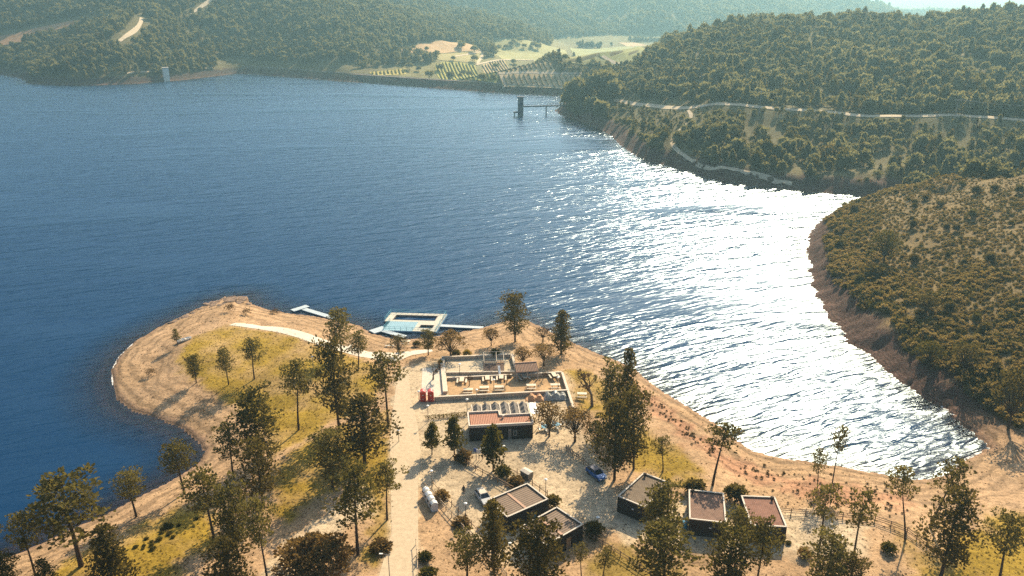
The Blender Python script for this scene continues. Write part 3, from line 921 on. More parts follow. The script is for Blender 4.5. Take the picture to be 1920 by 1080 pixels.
HILLTREES = [low_tree(201, M_HILL), low_tree(202, M_HILL), low_tree(203, M_HILL, 'cone'), low_tree(204, M_HILL, 'bush'), low_tree(205, M_HILL, 'cone'), low_tree(206, M_OLIVE, 'round'), low_tree(207, M_DARKPINE, 'cone', .17), low_tree(208, M_HILL, 'round', .15)]
SHRUBS = [dome(211, M_SCRUB, 10, 14, .17, .30, 'shrub'), dome(212, M_SCRUB, 8, 14, .2, .34, 'shrub'), dome(213, M_OLIVE, 10, 14, .18, .3, 'shrub')]

variant_cols = {}
def mass(name, meshes, pts, sizes, label, seed, hk=(1, 1)):
    """One object of kind stuff: many plants nobody could count."""
    vc = bpy.data.collections.new(name + '_kinds')
    for k, me_ in enumerate(meshes):
        o = bpy.data.objects.new('%s_kind_%s' % (name, 'abcdefgh'[k]), me_)
        vc.objects.link(o)
    g_ = np.random.default_rng(seed)
    me_ = bpy.data.meshes.new(name)
    me_.vertices.add(len(pts)); me_.vertices.foreach_set('co', np.asarray(pts, np.float32).ravel())
    set_attr(me_, 'rot', g_.uniform(0, 6.28, len(pts)))
    a = me_.attributes.new('scl', 'FLOAT_VECTOR', 'POINT')
    hs = sizes * g_.uniform(hk[0], hk[1], len(pts))
    a.data.foreach_set('vector', np.stack([sizes, sizes, hs], -1).astype(np.float32).ravel())
    ia = me_.attributes.new('pick', 'INT', 'POINT')
    ia.data.foreach_set('value', g_.integers(0, len(meshes), len(pts)).astype(np.int32))
    o = link(name, me_)
    ng = bpy.data.node_groups.new(name, 'GeometryNodeTree')
    ng.interface.new_socket('Geometry', in_out='INPUT', socket_type='NodeSocketGeometry')
    ng.interface.new_socket('Geometry', in_out='OUTPUT', socket_type='NodeSocketGeometry')
    nd = ng.nodes
    gi, go = nd.new('NodeGroupInput'), nd.new('NodeGroupOutput')
    ci = nd.new('GeometryNodeCollectionInfo'); ci.inputs['Collection'].default_value = vc
    ci.inputs['Separate Children'].default_value = True; ci.inputs['Reset Children'].default_value = True
    iop = nd.new('GeometryNodeInstanceOnPoints')
    def named(nm, typ):
        q = nd.new('GeometryNodeInputNamedAttribute'); q.data_type = typ; q.inputs[0].default_value = nm
        return [s_ for s_ in q.outputs if s_.enabled and s_.name == 'Attribute'][0]
    cx = nd.new('ShaderNodeCombineXYZ')
    ng.links.new(named('rot', 'FLOAT'), cx.inputs[2])
    ng.links.new(gi.outputs[0], iop.inputs['Points'])
    ng.links.new(ci.outputs[0], iop.inputs['Instance'])
    iop.inputs['Pick Instance'].default_value = True
    ng.links.new(named('pick', 'INT'), iop.inputs['Instance Index'])
    ng.links.new(cx.outputs[0], iop.inputs['Rotation'])
    ng.links.new(named('scl', 'FLOAT_VECTOR'), iop.inputs['Scale'])
    ng.links.new(iop.outputs[0], go.inputs[0])
    md = o.modifiers.new('plants', 'NODES'); md.node_group = ng
    return tag(o, label, kind='stuff')

def plants_on(n, box, test, seed, size, clump_scale=None, thresh=-2.0):
    X, Y = scatter(n, box, test, seed)
    if clump_scale:
        k = fbm(X, Y, clump_scale, seed, 3) > thresh
        X, Y = X[k], Y[k]
    Z = height(X, Y)
    g_ = np.random.default_rng(seed + 1)
    S = (size[0] + (size[1] - size[0]) * g_.beta(1.5, 1.7, len(X)) * 1.12) * (1 + 0.25 * fbm(X, Y, 30.0, seed + 5, 2))
    px_, py_, dep = project(X, Y, Z + S * .5)
    k = (px_ > -260) & (px_ < 2180) & (py_ > -60) & (py_ < 1130)
    return X[k], Y[k], Z[k], S[k], dep[k]

def individuals(name, meshes, X, Y, Z, S, k, label, cat, group, seed, hk=(1, 1)):
    r = random.Random(seed)
    base = {}
    for i in k:
        me_ = r.choice(meshes)
        o = link(name, me_)
        o.location = (X[i], Y[i], Z[i] - .1)
        o.rotation_euler = (0, 0, r.uniform(0, 6.28))
        s = S[i]
        o.scale = (s, s, s * r.uniform(*hk))
        tag(o, label, cat, group)

def in_view(X, Y, Z):
    px_, py_, _ = project(X, Y, Z)
    return (px_ > 0) & (px_ < 1920) & (py_ > 0) & (py_ < 1080)
def nearest(X, Y, Z, n):
    o = np.argsort(np.where(in_view(X, Y, Z), X * X + Y * Y, 1e12))
    return o[:n], o[n:]

# scrub slope across the bay
t_scrub = lambda X, Y: (lake_dist(X, Y) > 5.2 + 1.5 * vnoise(X / 5, Y / 5, 8)) & clear_of(X, Y, 4) & ((X > 93 + 4 * vnoise(X / 9, Y / 9, 2)) & (Y > 138) & (Y < 420) & (X < 300))
X, Y, Z, S, dep = plants_on(60000, (85, 300, 135, 345), t_scrub, 61, (0.35, 1.0), 5.0, -0.75)
LD = lake_dist(X, Y)
lush = np.clip((1 - sstep(9, 24, LD + 7 * vnoise(X / 11, Y / 11, 12))) + (1 - sstep(150, 190, Y + 14 * vnoise(X / 13, Y / 13, 14))) * .7 + sstep(285, 315, Y), 0, 1)
lush = np.maximum(lush, sstep(.35, .6, fbm(X, Y, 17.0, 15, 2)) * .8)
keep = np.random.default_rng(9).random(len(X)) < (0.72 + .28 * lush)
X, Y, Z, S, LD, lush = (q[keep] for q in (X, Y, Z, S, LD, lush))
S = S * (1 + 1.15 * lush)
a, b_ = nearest(X, Y, Z, 240)
individuals('scrub_bush', SHRUBS, X, Y, Z, S, a, 'low brown scrub bush on the slope above the rocky bank of the bay', 'bush', 'scrub bushes on the slope across the bay', 5, (.7, 1.1))
mass('scrub', SHRUBS, np.stack([X, Y, Z - .1], -1)[b_], S[b_], 'dense brown green scrub covering the slope across the bay', 71, (.7, 1.1))

r = random.Random(77)
n_b = 0
while n_b < 70:
    qx, qy = r.uniform(95, 230), r.uniform(145, 325)
    if lake_dist(np.array([qx]), np.array([qy]))[0] < 6: continue
    qz = gz(qx, qy)
    if not in_view(np.array([qx]), np.array([qy]), np.array([qz]))[0]: n_b += .2; continue
    s = r.uniform(1.2, 3.2); n_b += 1
    o = link('dark_bush', r.choice([BUSH_DARK, BUSH_OLIVE]))
    o.location = (qx, qy, qz - .1); o.scale = (s, s, s * r.uniform(.8, 1.5)); o.rotation_euler = (0, 0, r.uniform(0, 6))
    tag(o, 'dark rounded bush standing out of the low brown scrub across the bay', 'bush', 'dark bushes dotted over the scrub slope')
# trees on the slopes behind the bay
t_fs = lambda X, Y: (lake_dist(X, Y) > 4.5) & clear_of(X, Y, 4.0) & (X > 20) & ((Y > 330) | ((X > 150) & (Y > 215) & (X - 150 > (330 - Y) * .45)))
X, Y, Z, S, dep = plants_on(30000, (20, 700, 215, 860), t_fs, 62, (2.6, 8.5), 22.0, -0.62)
edge = line_dist(X, Y, ROAD_FAR)
rdy = np.interp(X, [a[0] for a in ROAD_LINE], [a[1] for a in ROAD_LINE])
S = np.where((Y < rdy) & (edge < 42), S * (.38 + .5 * edge / 42), S)
sky_ = fbm(X, Y, 40.0, 77, 2)
a, b_ = nearest(X, Y, Z, 260)
individuals('slope_tree', HILLTREES, X, Y, Z, S, a, 'grey green tree in the wood on the slope behind the bay', 'tree', 'trees on the wooded slope behind the bay', 6, (.8, 1.25))
mass('forest', HILLTREES, np.stack([X, Y, Z - .1], -1)[b_], S[b_], 'grey green wood covering the hill behind the bay and its road', 72, (.8, 1.3))
# trees on the hills behind the far shore
DAM_LINE = gp([(1075,181),(1060,180),(950,175),(860,168),(760,161),(640,152),(530,143),(458,138),(440,137)], 0)
t_fh = lambda X, Y: (lake_dist(X, Y) > 7) & clear_of(X, Y, 4.0) & (Y > 760) & (line_dist(X, Y, DAM_LINE) > np.where(X < -215, 22, 31))
def valley_open(X, Y):
    Z = height(X, Y)
    return t_fh(X, Y) & ((Z > 10) | (X < -160) | (vnoise(X / 30, Y / 30, 4) > .72))
X, Y, Z, S, dep = plants_on(60000, (-1100, 420, 780, 1750), valley_open, 63, (5.0, 9.5), 40.0, -0.9)
mass('hill_forest', HILLTREES, np.stack([X, Y, Z - .1], -1), S, 'dark wood covering the hills beyond the dam', 73, (.8, 1.3))
X, Y, Z, S, dep = plants_on(42000, (-1500, 1800, 1700, 3100), lambda X, Y: height(X, Y) > 3, 64, (9.0, 17.0), 60.0, -0.9)
mass('distant_forest', HILLTREES, np.stack([X, Y, Z - .1], -1), S, 'hazy wood on the farthest hillsides', 74, (.7, 1.1))

# scattered trees in the fields, countable
r = random.Random(17)
for q in [(864,93),(775,94),(800,96),(890,99),(818,108),(850,114),(890,117),(866,90),(924,90),(948,92),(958,88),(962,85),(983,91),(996,92),(1000,90),(1009,94),(1047,99),(1024,108),(1047,108),(1060,115),(963,121),(965,127),(825,134),(868,142),(863,146),(880,145),(785,134),(768,131),(806,148),(845,151),(925,151),(905,154),(930,130),(760,99),(975,81),(935,95)]:
    p = ground(*q)
    o = link('field_tree', r.choice(HILLTREES[:2]))
    s = r.uniform(6, 12); o.location = (p[0], p[1], p[2] - .1); o.scale = (s * 1.1, s * 1.1, s * .85); o.rotation_euler = (0, 0, r.uniform(0, 6))
    tag(o, 'dark round tree dotted in the pale fields of the valley beyond the dam', 'tree', 'trees dotted in the valley fields')

# big trees at the dam end by the intake bridge
for k, q in enumerate([(1072,200,150,30),(1086,196,145,30),(1100,196,140,34),(1120,192,134,38),(1137,188,128,34),(1062,205,172,20),(1148,196,150,24),(1078,215,188,22),(1112,218,180,26),(1128,225,186,26)]):
    p = ground(q[0], q[1])
    o = link('shore_tree', HILLTREES[(0, 1, 3, 1, 0)[k % 5]])
    h = max(4, height_for(p[0], p[1], p[2], q[2])); W = q[3] / FPX * (p[1] * CP + (CAM_H - p[2]) * SP)
    o.location = (p[0], p[1], p[2] - .1); o.scale = (W * 1.5, W * 1.5, h * 1.02); o.rotation_euler = (0, 0, k)
    tag(o, 'dark tall tree in the group where the dam meets the bridge shore', 'tree', 'dark trees at the end of the dam')

# dry tufts along the sandy shore, rocks on the tip
r = random.Random(23)
TUFT = dome(221, foliage('tuft_twigs', (.05, .038, .02), (.15, .105, .045), .25), 7, 14, .2, .32, 'tuft')
def along(pts, n, spread_):
    out = []
    P = [Vector((*p[:2], 0)) for p in pts]
    for _ in range(n):
        i = r.randrange(len(P) - 1)
        q = P[i].lerp(P[i + 1], r.random())
        out.append((q.x + r.gauss(0, spread_), q.y + r.gauss(0, spread_)))
    return out
for (qx, qy) in along(gp([(1205,730),(1240,770),(1270,790),(1310,825),(1340,850)], 2), 70, 1.0) + along(gp([(1380,880),(1440,878),(1500,900),(1560,905),(1640,915),(1680,925)], 2), 60, 1.6) + along(gp([(1480,925),(1560,930),(1640,945),(1700,950)], 3), 36, 1.8):
    if lake_dist(np.array([qx]), np.array([qy]))[0] < 3: continue
    o = link('dry_tuft', TUFT)
    s = r.uniform(.25, .6); o.location = (qx, qy, gz(qx, qy) - .04); o.scale = (s, s, s * r.uniform(.7, 1.3)); o.rotation_euler = (0, 0, r.uniform(0, 6))
    tag(o, 'small dry brown tuft dotted on the sandy slope above the glittering bay', 'shrub', 'dry tufts on the sandy shore slope')
for (qx, qy) in along(gp([(230,1030),(280,1020),(330,1000),(300,1010),(345,970)], 2.6), 22, 1.6):
    o = link('grass_tuft', BUSH_OLIVE)
    s = r.uniform(.5, 1.1); o.location = (qx, qy, gz(qx, qy) - .04); o.scale = (s, s, s * .6); o.rotation_euler = (0, 0, r.uniform(0, 6))
    tag(o, 'small dark tuft growing in the grass between the shore pines', 'shrub', 'tufts in the grass by the shore pines')

# litter of twigs and dry blades over the dirt, short blades over the lawns
def litter(n, box, test, seed, size, meshes, name, label, hk):
    X, Y = scatter(n, box, test, seed)
    Z = height(X, Y); S = np.random.default_rng(seed + 3).uniform(size[0], size[1], len(X))
    mass(name, meshes, np.stack([X, Y, Z - .02], -1), S, label, seed, hk)
LITTER = [dome(231, M_DRY, 4, 7, .3, .5, 'litter'), dome(232, M_LEAF, 3, 6, .34, .6, 'litter')]
BLADES = [dome(241, M_YELLOW, 5, 9, .22, .4, 'blades'), dome(242, M_OLIVE, 5, 9, .22, .4, 'blades')]
ZONES = (LAWN, LAWN_LOW, LAWN_WEST, LAWN_EAST, LAWN_SE, LAWN_S)
def t_lit(X, Y):
    ok = (lake_dist(X, Y) > 1.2) & (fbm(X, Y, 6.0, 91, 3) > -.1)
    for q in (ROAD,): ok &= poly_dist(X, Y, q) < -.5
    return ok & ~((X > -22) & (X < 18) & (Y > 108) & (Y < 166))
def t_bl(X, Y):
    ok = np.zeros(X.shape, bool)
    for q in ZONES: ok |= poly_dist(X, Y, q) > -.6
    return ok
litter(15000, (-100, 110, 92, 215), t_lit, 301, (.12, .34), LITTER, 'ground_litter', 'scattered twigs and dry leaves on the bare ground', (.3, .6))
litter(22000, (-90, 100, 92, 200), t_bl, 302, (.12, .30), BLADES, 'lawn_grass', 'short yellow green grass blades on the lawns', (.4, .8))
# ------------------------------------------------------------------ sheets laid on the ground
M_ROAD = plain('pale_paving', (0.50, 0.385, 0.25), 0.9, 0.15, 0, 0.16, 1.3, 0.02)
M_PATH = plain('pale_concrete', (0.58, 0.50, 0.39), 0.85, 0.2, 0, 0.10, 0.9, 0.01)
M_SANDROAD = plain('sand_road', (0.54, 0.42, 0.27), 0.9, 0.1, 0, 0.12, 0.4)
def drape(name, poly, mat, lift=0.03, cell=1.5, kind='structure', parent=None):
    """A thin sheet over the land inside a polygon."""
    bm = bmesh.new()
    vs = [bm.verts.new((p[0], p[1], 0)) for p in poly]
    f = bm.faces.new(vs)
    xs, ys = [p[0] for p in poly], [p[1] for p in poly]
    for axis, lo, hi in ((0, min(xs), max(xs)), (1, min(ys), max(ys))):
        k = lo + cell * .5
        while k < hi:
            no = (1, 0, 0) if axis == 0 else (0, 1, 0)
            co = (k, 0, 0) if axis == 0 else (0, k, 0)
            bmesh.ops.bisect_plane(bm, geom=bm.verts[:] + bm.edges[:] + bm.faces[:], plane_co=co, plane_no=no)
            k += cell
    bmesh.ops.triangulate(bm, faces=bm.faces[:])
    bm.verts.ensure_lookup_table()
    co = np.array([v.co[:2] for v in bm.verts])
    hz = height(co[:, 0], co[:, 1]) + lift
    for v, h_ in zip(bm.verts, hz): v.co.z = h_
    bmesh.ops.recalc_face_normals(bm, faces=bm.faces[:])
    me = bpy.data.meshes.new(name); bm.to_mesh(me); bm.free()
    if len(me.polygons) and me.polygons[0].normal.z < 0: me.flip_normals()
    me.materials.append(mat)
    o = link(name, me, parent)
    if kind: o['kind'] = kind
    return o
def ribbon(name, pts, width, mat, lift=0.05, step=2.0, kind='structure', wob=0.0):
    P = [Vector((p[0], p[1], 0)) for p in pts]
    D = [P[0]]
    for a, b in zip(P[:-1], P[1:]):
        n = max(1, int((b - a).length / step))
        D += [a.lerp(b, (k + 1) / n) for k in range(n)]
    for _ in range(14):
        D = [D[0]] + [(D[i - 1] + D[i] * 2 + D[i + 1]) / 4 for i in range(1, len(D) - 1)] + [D[-1]]
    vs, fs = [], []
    NW = 4
    for i, p in enumerate(D):
        t = (D[min(i + 1, len(D) - 1)] - D[max(i - 1, 0)]).normalized()
        nrm = Vector((-t.y, t.x, 0))
        ww = width * (1 + wob * float(vnoise(np.array([i * .31]), np.array([.5]), 3)[0]))
        for k in range(NW + 1):
            q = p + nrm * ww * (k / NW - .5)
            vs.append(q)
    co = np.array([(q.x, q.y) for q in vs]); hz = height(co[:, 0], co[:, 1]) + lift
    for q, h_ in zip(vs, hz): q.z = h_
    for i in range(len(D) - 1):
        for k in range(NW):
            a = i * (NW + 1) + k
            fs.append((a, a + NW + 1, a + NW + 2, a + 1))
    mb = MB(); mb.add(vs, fs)
    o = mb.build(name, mat)
    if o.data.polygons[0].normal.z < 0: o.data.flip_normals()
    if kind: o['kind'] = kind
    return o

ROADP = gp([(750,700),(766,700),(770,745),(784,800),(789,850),(784,905),(784,1150),(690,1150),(734,1000),(731,830),(737,765),(744,715)], 3)
drape('road', ROADP, M_ROAD, 0.04, 1.2)
PATHP = gp([(429,609),(440,604),(480,604),(540,613),(600,628),(640,640),(690,652),(752,652),(808,645),(812,652),(772,662),(752,672),(742,678),(716,674),(690,668),(612,648),(530,624),(480,615)], 3)
drape('footpath', PATHP, M_PATH, 0.05, 1.2)
drape('plaza', gp([(792,690),(828,690),(836,735),(812,748),(790,735)], 3), M_PATH, 0.05, 1.2)
drape('plaza', gp([(834,672),(950,667),(962,697),(838,702)], 3), plain('pale_gravel', (0.50, 0.40, 0.27), 0.95, 0.1, 0, 0.2, 2.0), 0.06, 1.2)
drape('plaza', gp([(838,712),(1052,702),(1064,730),(842,742)], 3), plain('orange_earth', (0.42, 0.265, 0.135), 0.95, 0.1, 0, 0.35, 0.5), 0.06, 1.2)
ribbon('road', ROAD_FAR, 3.8, M_SANDROAD, 0.25, 4.0)
ribbon('path', TRACK_FAR, 1.7, M_SANDROAD, 0.2, 3.0, wob=.3)
ribbon('path', TRACK_HILL, 5.0, M_SANDROAD, 0.6, 8.0, wob=.4)
ribbon('path', TRACK_TOP, 5.0, M_SANDROAD, 0.8, 8.0, wob=.4)
drape('clearing_land', EARTH, plain('red_earth', (0.36, 0.19, 0.09), 0.95, 0.1, 0, 0.3, 0.05), 0.5, 12.0)
for q in ([(905,80),(912,95),(905,108),(895,120)], [(893,122),(915,117),(940,111),(1000,113)], [(930,118),(936,140),(946,164)], [(903,98),(880,100),(850,107)], [(933,139),(1000,139),(1090,138)], [(1130,106),(1160,114),(1190,120)], [(1185,123),(1215,108),(1250,95)]):
    ribbon('path', gr(q), 3.2, M_SANDROAD, 0.5, 10.0)

# fields and vineyards of the valley
for (nm, pxs, soil, vine), P in zip(FIELDS, FIELD_POLYS):
    big = max(p[0] for p in P) - min(p[0] for p in P)
    e = empty(nm, (np.mean([p[0] for p in P]), np.mean([p[1] for p in P]), np.mean([p[2] for p in P])))
    o = drape('soil', [(p[0], p[1]) for p in P], plain('field_soil', soil, 0.95, 0.1, 0, 0.18, 0.03), 0.35, 14.0, kind=None)
    o.parent = e; o.matrix_parent_inverse = Matrix.Translation(e.location).inverted()
    lab = {0: 'bare tan field at the top of the valley under the wooded hill', 1: 'olive field below the bare tan one', 2: 'bright green striped vineyard just beyond the dam', 3: 'long pale green field dotted with trees', 4: 'tan striped vineyard in the middle of the valley', 5: 'wide tan striped vineyard close behind the dam', 6: 'pale green field reaching to the wooded hill', 7: 'narrow yellow striped vineyard near the dam at the hill foot', 8: 'small bare tan field at the far end of the valley'}[FIELD_POLYS.index(P)]
    tag(e, lab, 'field' if nm == 'field' else 'vineyard')
    if vine:
        mb = MB(); r = random.Random(len(lab))
        x0, x1 = min(p[0] for p in P), max(p[0] for p in P); y0, y1 = min(p[1] for p in P), max(p[1] for p in P)
        step, sx = 4.2, x0 - (y1 - y0) * .05
        while sx < x1 + (y1 - y0) * .26:
            yy = np.arange(y0, y1, 6.0); xx = sx - (yy - y0) * 0.20
            ins = in_poly(xx, yy, P); hz = height(xx, yy)
            for i in range(len(yy) - 1):
                if ins[i] and ins[i + 1]:
                    w = .85 * r.uniform(.8, 1.2); h_ = r.uniform(1.1, 1.7)
                    a, b = (xx[i], yy[i], hz[i] + .3), (xx[i+1], yy[i+1], hz[i+1] + .3)
                    mb.add([(a[0]-w, a[1], a[2]), (a[0]+w, a[1], a[2]), (b[0]+w, b[1], b[2]), (b[0]-w, b[1], b[2]), (a[0]-w*.4, a[1], a[2]+h_), (a[0]+w*.4, a[1], a[2]+h_), (b[0]+w*.4, b[1], b[2]+h_), (b[0]-w*.4, b[1], b[2]+h_)],
                           [(4,5,6,7),(0,1,5,4),(1,2,6,5),(2,3,7,6),(3,0,4,7)])
            sx += step
        o = mb.build('vine_rows', plain('vines', vine, 0.9, 0.1, 0, 0.4, 0.2), e)
        o.matrix_parent_inverse = Matrix.Translation(e.location).inverted()
        o['kind'] = 'stuff'

# ------------------------------------------------------------------ dam, towers, bridge, poles
M_RIPRAP = N('riprap')
_v = M_RIPRAP.coord(); _n = M_RIPRAP.noise(_v, 0.5, 6, 0.8)
M_RIPRAP.principled(M_RIPRAP.ramp(_n, [(0.35, (0.03, 0.022, 0.02)), (0.6, (0.13, 0.095, 0.075)), (0.75, (0.24, 0.18, 0.14))]), 0.95, 0.1, 0, M_RIPRAP.bump(_n, 1.0, 1.0))
M_RIPRAP = M_RIPRAP.mat
M_CONC = plain('weathered_concrete', (0.42, 0.37, 0.31), 0.85, 0.2, 0, 0.25, 0.4)
M_DARKCONC = plain('dark_concrete', (0.10, 0.11, 0.13), 0.85, 0.2, 0, 0.3, 0.5)
dl = [tuple(at(*p)[:2]) for p in [(1075,181),(1060,180),(950,175),(860,168),(760,161),(640,152),(530,143),(458,138),(440,137)]]
D = []
for a, b in zip(dl[:-1], dl[1:]):
    n = max(1, int(math.hypot(b[0]-a[0], b[1]-a[1]) / 9))
    D += [(a[0] + (b[0]-a[0]) * k / n, a[1] + (b[1]-a[1]) * k / n) for k in range(n)]
D.append(dl[-1])
r = random.Random(3)
prof = [(-5, -3.6), (0.0, 0.0), (2.6, 2.0), (5.2, 3.8), (7.6, 5.5), (9.4, 6.6), (16.0, 6.6), (42.0, -13.0)]
vs, fs, mi = [], [], []
for i, p in enumerate(D):
    a, b = Vector(D[max(0, i-1)]), Vector(D[min(len(D)-1, i+1)])
    t = (b - a).normalized(); nrm = Vector((t.y, -t.x))
    if nrm.y < 0: nrm = -nrm
    for k, (o_, h_) in enumerate(prof):
        j = r.uniform(-.5, .5) if 1 <= k <= 4 else 0
        vs.append((p[0] + nrm.x * (o_ + j), p[1] + nrm.y * (o_ + j), h_ + (r.uniform(-.35, .35) if 1 <= k <= 4 else 0)))
for i in range(len(D) - 1):
    for k in range(len(prof) - 1):
        a = i * len(prof) + k
        fs.append((a, a + 1, a + len(prof) + 1, a + len(prof))); mi.append(1 if k == 5 else 0)
dam = MB(); dam.v, dam.f, dam.m = vs, fs, mi
dam_o = empty('dam', (dl[3][0], dl[3][1], 0)); tag(dam_o, 'long low dark rock embankment dam closing the lake', 'dam')
o = dam.build('embankment', [M_RIPRAP, plain('crest_gravel', (0.26, 0.20, 0.15), .95, .1, 0, .2, .3)], dam_o)
o.matrix_parent_inverse = Matrix.Translation(dam_o.location).inverted()
cp = MB()
for i in range(len(D) - 1):
    a, b = Vector(vs[i * 8 + 5]), Vector(vs[(i + 1) * 8 + 5])
    cp.tube(a + Vector((0, 0, .55)), b + Vector((0, 0, .55)), .3, .3, 4)
o = cp.build('crest_rail', M_CONC, dam_o); o.matrix_parent_inverse = Matrix.Translation(dam_o.location).inverted()

# dark intake tower with footbridge
p = at(976, 217, 0)
tw = empty('intake_tower', (p[0], p[1], 0)); tag(tw, 'dark concrete intake tower in the lake at the end of a footbridge', 'tower')
mb = MB(); mb.box((0, 0, 5.5), (4.0, 4.0, 15.0)); mb.build('shaft', M_DARKCONC, tw)
mb = MB(); mb.box((0, 0, 13.35), (4.9, 4.9, .7)); mb.build('roof', M_DARKCONC, tw)
mb = MB(); mb.box((-3.6, -.6, 2.6), (3.4, 2.2, .9)); mb.box((-4.3, -.6, .3), (.7, .7, 3.8)); mb.build('landing', M_DARKCONC, tw)
mb = MB(); mb.box((0, -2.03, 9.0), (1.2, .08, 1.6)); mb.build('window', plain('tower_glass', (.05, .09, .12), .2, .5), tw)
b1 = ground(1062, 205)
br = empty('footbridge', (p[0] + 2.1, p[1], 0)); tag(br, 'straight dark footbridge running from the shore to the intake tower', 'bridge')
vx, vy = b1[0] - (p[0] + 2.1) + 3, b1[1] - p[1]
Lb, az = math.hypot(vx, vy), math.atan2(vy, vx)
br.rotation_euler = (0, 0, az)
mb = MB(); mb.box((Lb / 2, 0, 6.6), (Lb, 2.0, .9)); mb.build('deck', M_DARKCONC, br)
for s in (-1, 1):
    mb = MB(); mb.tube((0, s * .9, 8.0), (Lb, s * .9, 8.0), .06, .06, 4)
    for k in range(int(Lb / 3)): mb.tube((k * 3.0, s * .9, 7.0), (k * 3.0, s * .9, 8.0), .04, .04, 4)
    mb.build('railing', M_DARKCONC, br)
for k in (.48, .98):
    mb = MB(); mb.tube((Lb * k, 0, -3), (Lb * k, 0, 6.2), .45, .45, 8); mb.build('pier', M_DARKCONC, br)

# pale tower by the opposite shore
p = at(313, 152, 0)
tw = empty('outlet_tower', (p[0], p[1], 0)); tag(tw, 'pale concrete tower standing in the water before the wooded hills', 'tower')
tw.rotation_euler = (0, 0, .5)
mb = MB(); mb.box((0, 0, 5), (5.6, 5.6, 16.0)); mb.build('shaft', plain('pale_tower', (.78, .70, .58), .85, .2, 0, .15, .3), tw)
mb = MB(); mb.box((0, 0, 13.3), (6.3, 6.3, .7)); mb.build('roof', M_CONC, tw)
ribbon('path', gr([(238,138),(265,136),(300,133),(340,131),(380,129),(400,128)]), 3.0, M_SANDROAD, .4, 5)

# power line on the wooded slope
M_WOODPOLE = plain('pole_concrete', (.32, .29, .25), .8, .2, 0, .2, 1.0)
tops = []
for (qx, qy, qt, lab) in [(1423, 216, 168, 'pale power pole alone beside the far sand road'), (1788, 236, 184, 'power pole by the sand road with wires running to the frame edge'), (2010, 262, 196, 'power pole beyond the frame edge carrying the wires')]:
    p = ground(qx, qy); h = height_for(p[0], p[1], p[2], qt)
    e = empty('power_pole', (p[0], p[1], p[2] - .2), -.6); tag(e, lab, 'power pole')
    mb = MB(); mb.tube((0, 0, 0), (0, 0, h), .20, .12, 7); mb.build('mast', M_WOODPOLE, e)
    mb = MB(); mb.box((0, 0, h - .8), (2.6, .16, .18)); mb.build('crossarm', M_WOODPOLE, e)
    for s in (-1.1, 0, 1.1):
        mb = MB(); lathe(mb, [(.09, 0), (.13, .1), (.07, .3)], (s, 0, h - .7), 6); mb.build('insulator', M_CONC, e)
    tops.append(Vector((p[0], p[1], p[2] + h - .6)))
for s in (-1.1, 0, 1.1):
    mb = MB(); off = Vector((s * math.cos(-.6), s * math.sin(-.6), 0))
    pts = []
    for k in range(17):
        t = k / 16; q = tops[1].lerp(tops[2], t) + off; q.z -= 2.2 * 4 * t * (1 - t) * .6; pts.append(q)
    mb.path(pts, [.05] * 17, 4)
    tag(mb.build('power_wire', M_WOODPOLE), 'thin wire sagging from the roadside power pole to the frame edge', 'wire', 'wires of the roadside power line')

# ------------------------------------------------------------------ buildings
M_WALL = striped('dark_boarding', (0.055, 0.036, 0.027), (0.030, 0.020, 0.016), 0, 0.22, .85, .02)
M_COPING = plain('pale_coping', (0.56, 0.48, 0.38), .7, .3, 0, .08, 1.0)
M_RIB = striped('ribbed_roof', (0.29, 0.19, 0.12), (0.10, 0.065, 0.042), 0, 0.46, .7, .05)
M_STRIP = plain('roof_strip', (.44, .27, .18), .8, .2, 0, .1, 2)
M_ORANGE = striped('orange_roof', (0.52, 0.235, 0.135), (0.30, 0.13, 0.075), 0, 0.32, .75, .06)
M_WHITE = plain('white_plastic', (.72, .70, .64), .5, .4, 0, .07, 2)
M_LAMPGLASS = plain('lamp_glass', (.78, .74, .66), .4, .4, 0, .05, 2)
M_METAL = plain('grey_metal', (.22, .20, .18), .5, .4, .4, .15, 2)
M_DARK = plain('dark_metal', (.05, .045, .04), .5, .4, .3, .2, 2)
M_WOOD = plain('weathered_wood', (.24, .15, .085), .85, .2, 0, .3, 1.5)
M_PALEWOOD = plain('pale_wood', (.62, .52, .38), .8, .2, 0, .15, 2)
M_BLUE = plain('blue_plastic', (.03, .20, .30), .5, .4, 0, .15, 2)
M_GLASS = plain('dark_glass', (.02, .025, .03), .12, .6, 0, .1, 1)

def tile_mat(name, a, b, pu=0.32, pv=0.36):
    m = N(name)
    br_ = m.n('TexBrick')
    br_.inputs['Color1'].default_value = (*a, 1); br_.inputs['Color2'].default_value = (*b, 1)
    br_.inputs['Mortar'].default_value = (a[0] * .5, a[1] * .5, a[2] * .5, 1)
    br_.inputs['Scale'].default_value = 1.0; br_.inputs['Mortar Size'].default_value = 0.03
    br_.inputs['Brick Width'].default_value = pu; br_.inputs['Row Height'].default_value = pv
    m.l(m.coord(), br_.inputs['Vector'])
    nz = m.noise(m.coord(), 1.2, 5, .6)
    c_ = m.mix(.7, br_.outputs['Color'], m.ramp(nz, [(.3, .6), (.7, 1.1)]), 'MULTIPLY')
    m.principled(c_, .85, .2, 0, m.bump(br_.outputs['Fac'], -.6, .03))
    return m.mat

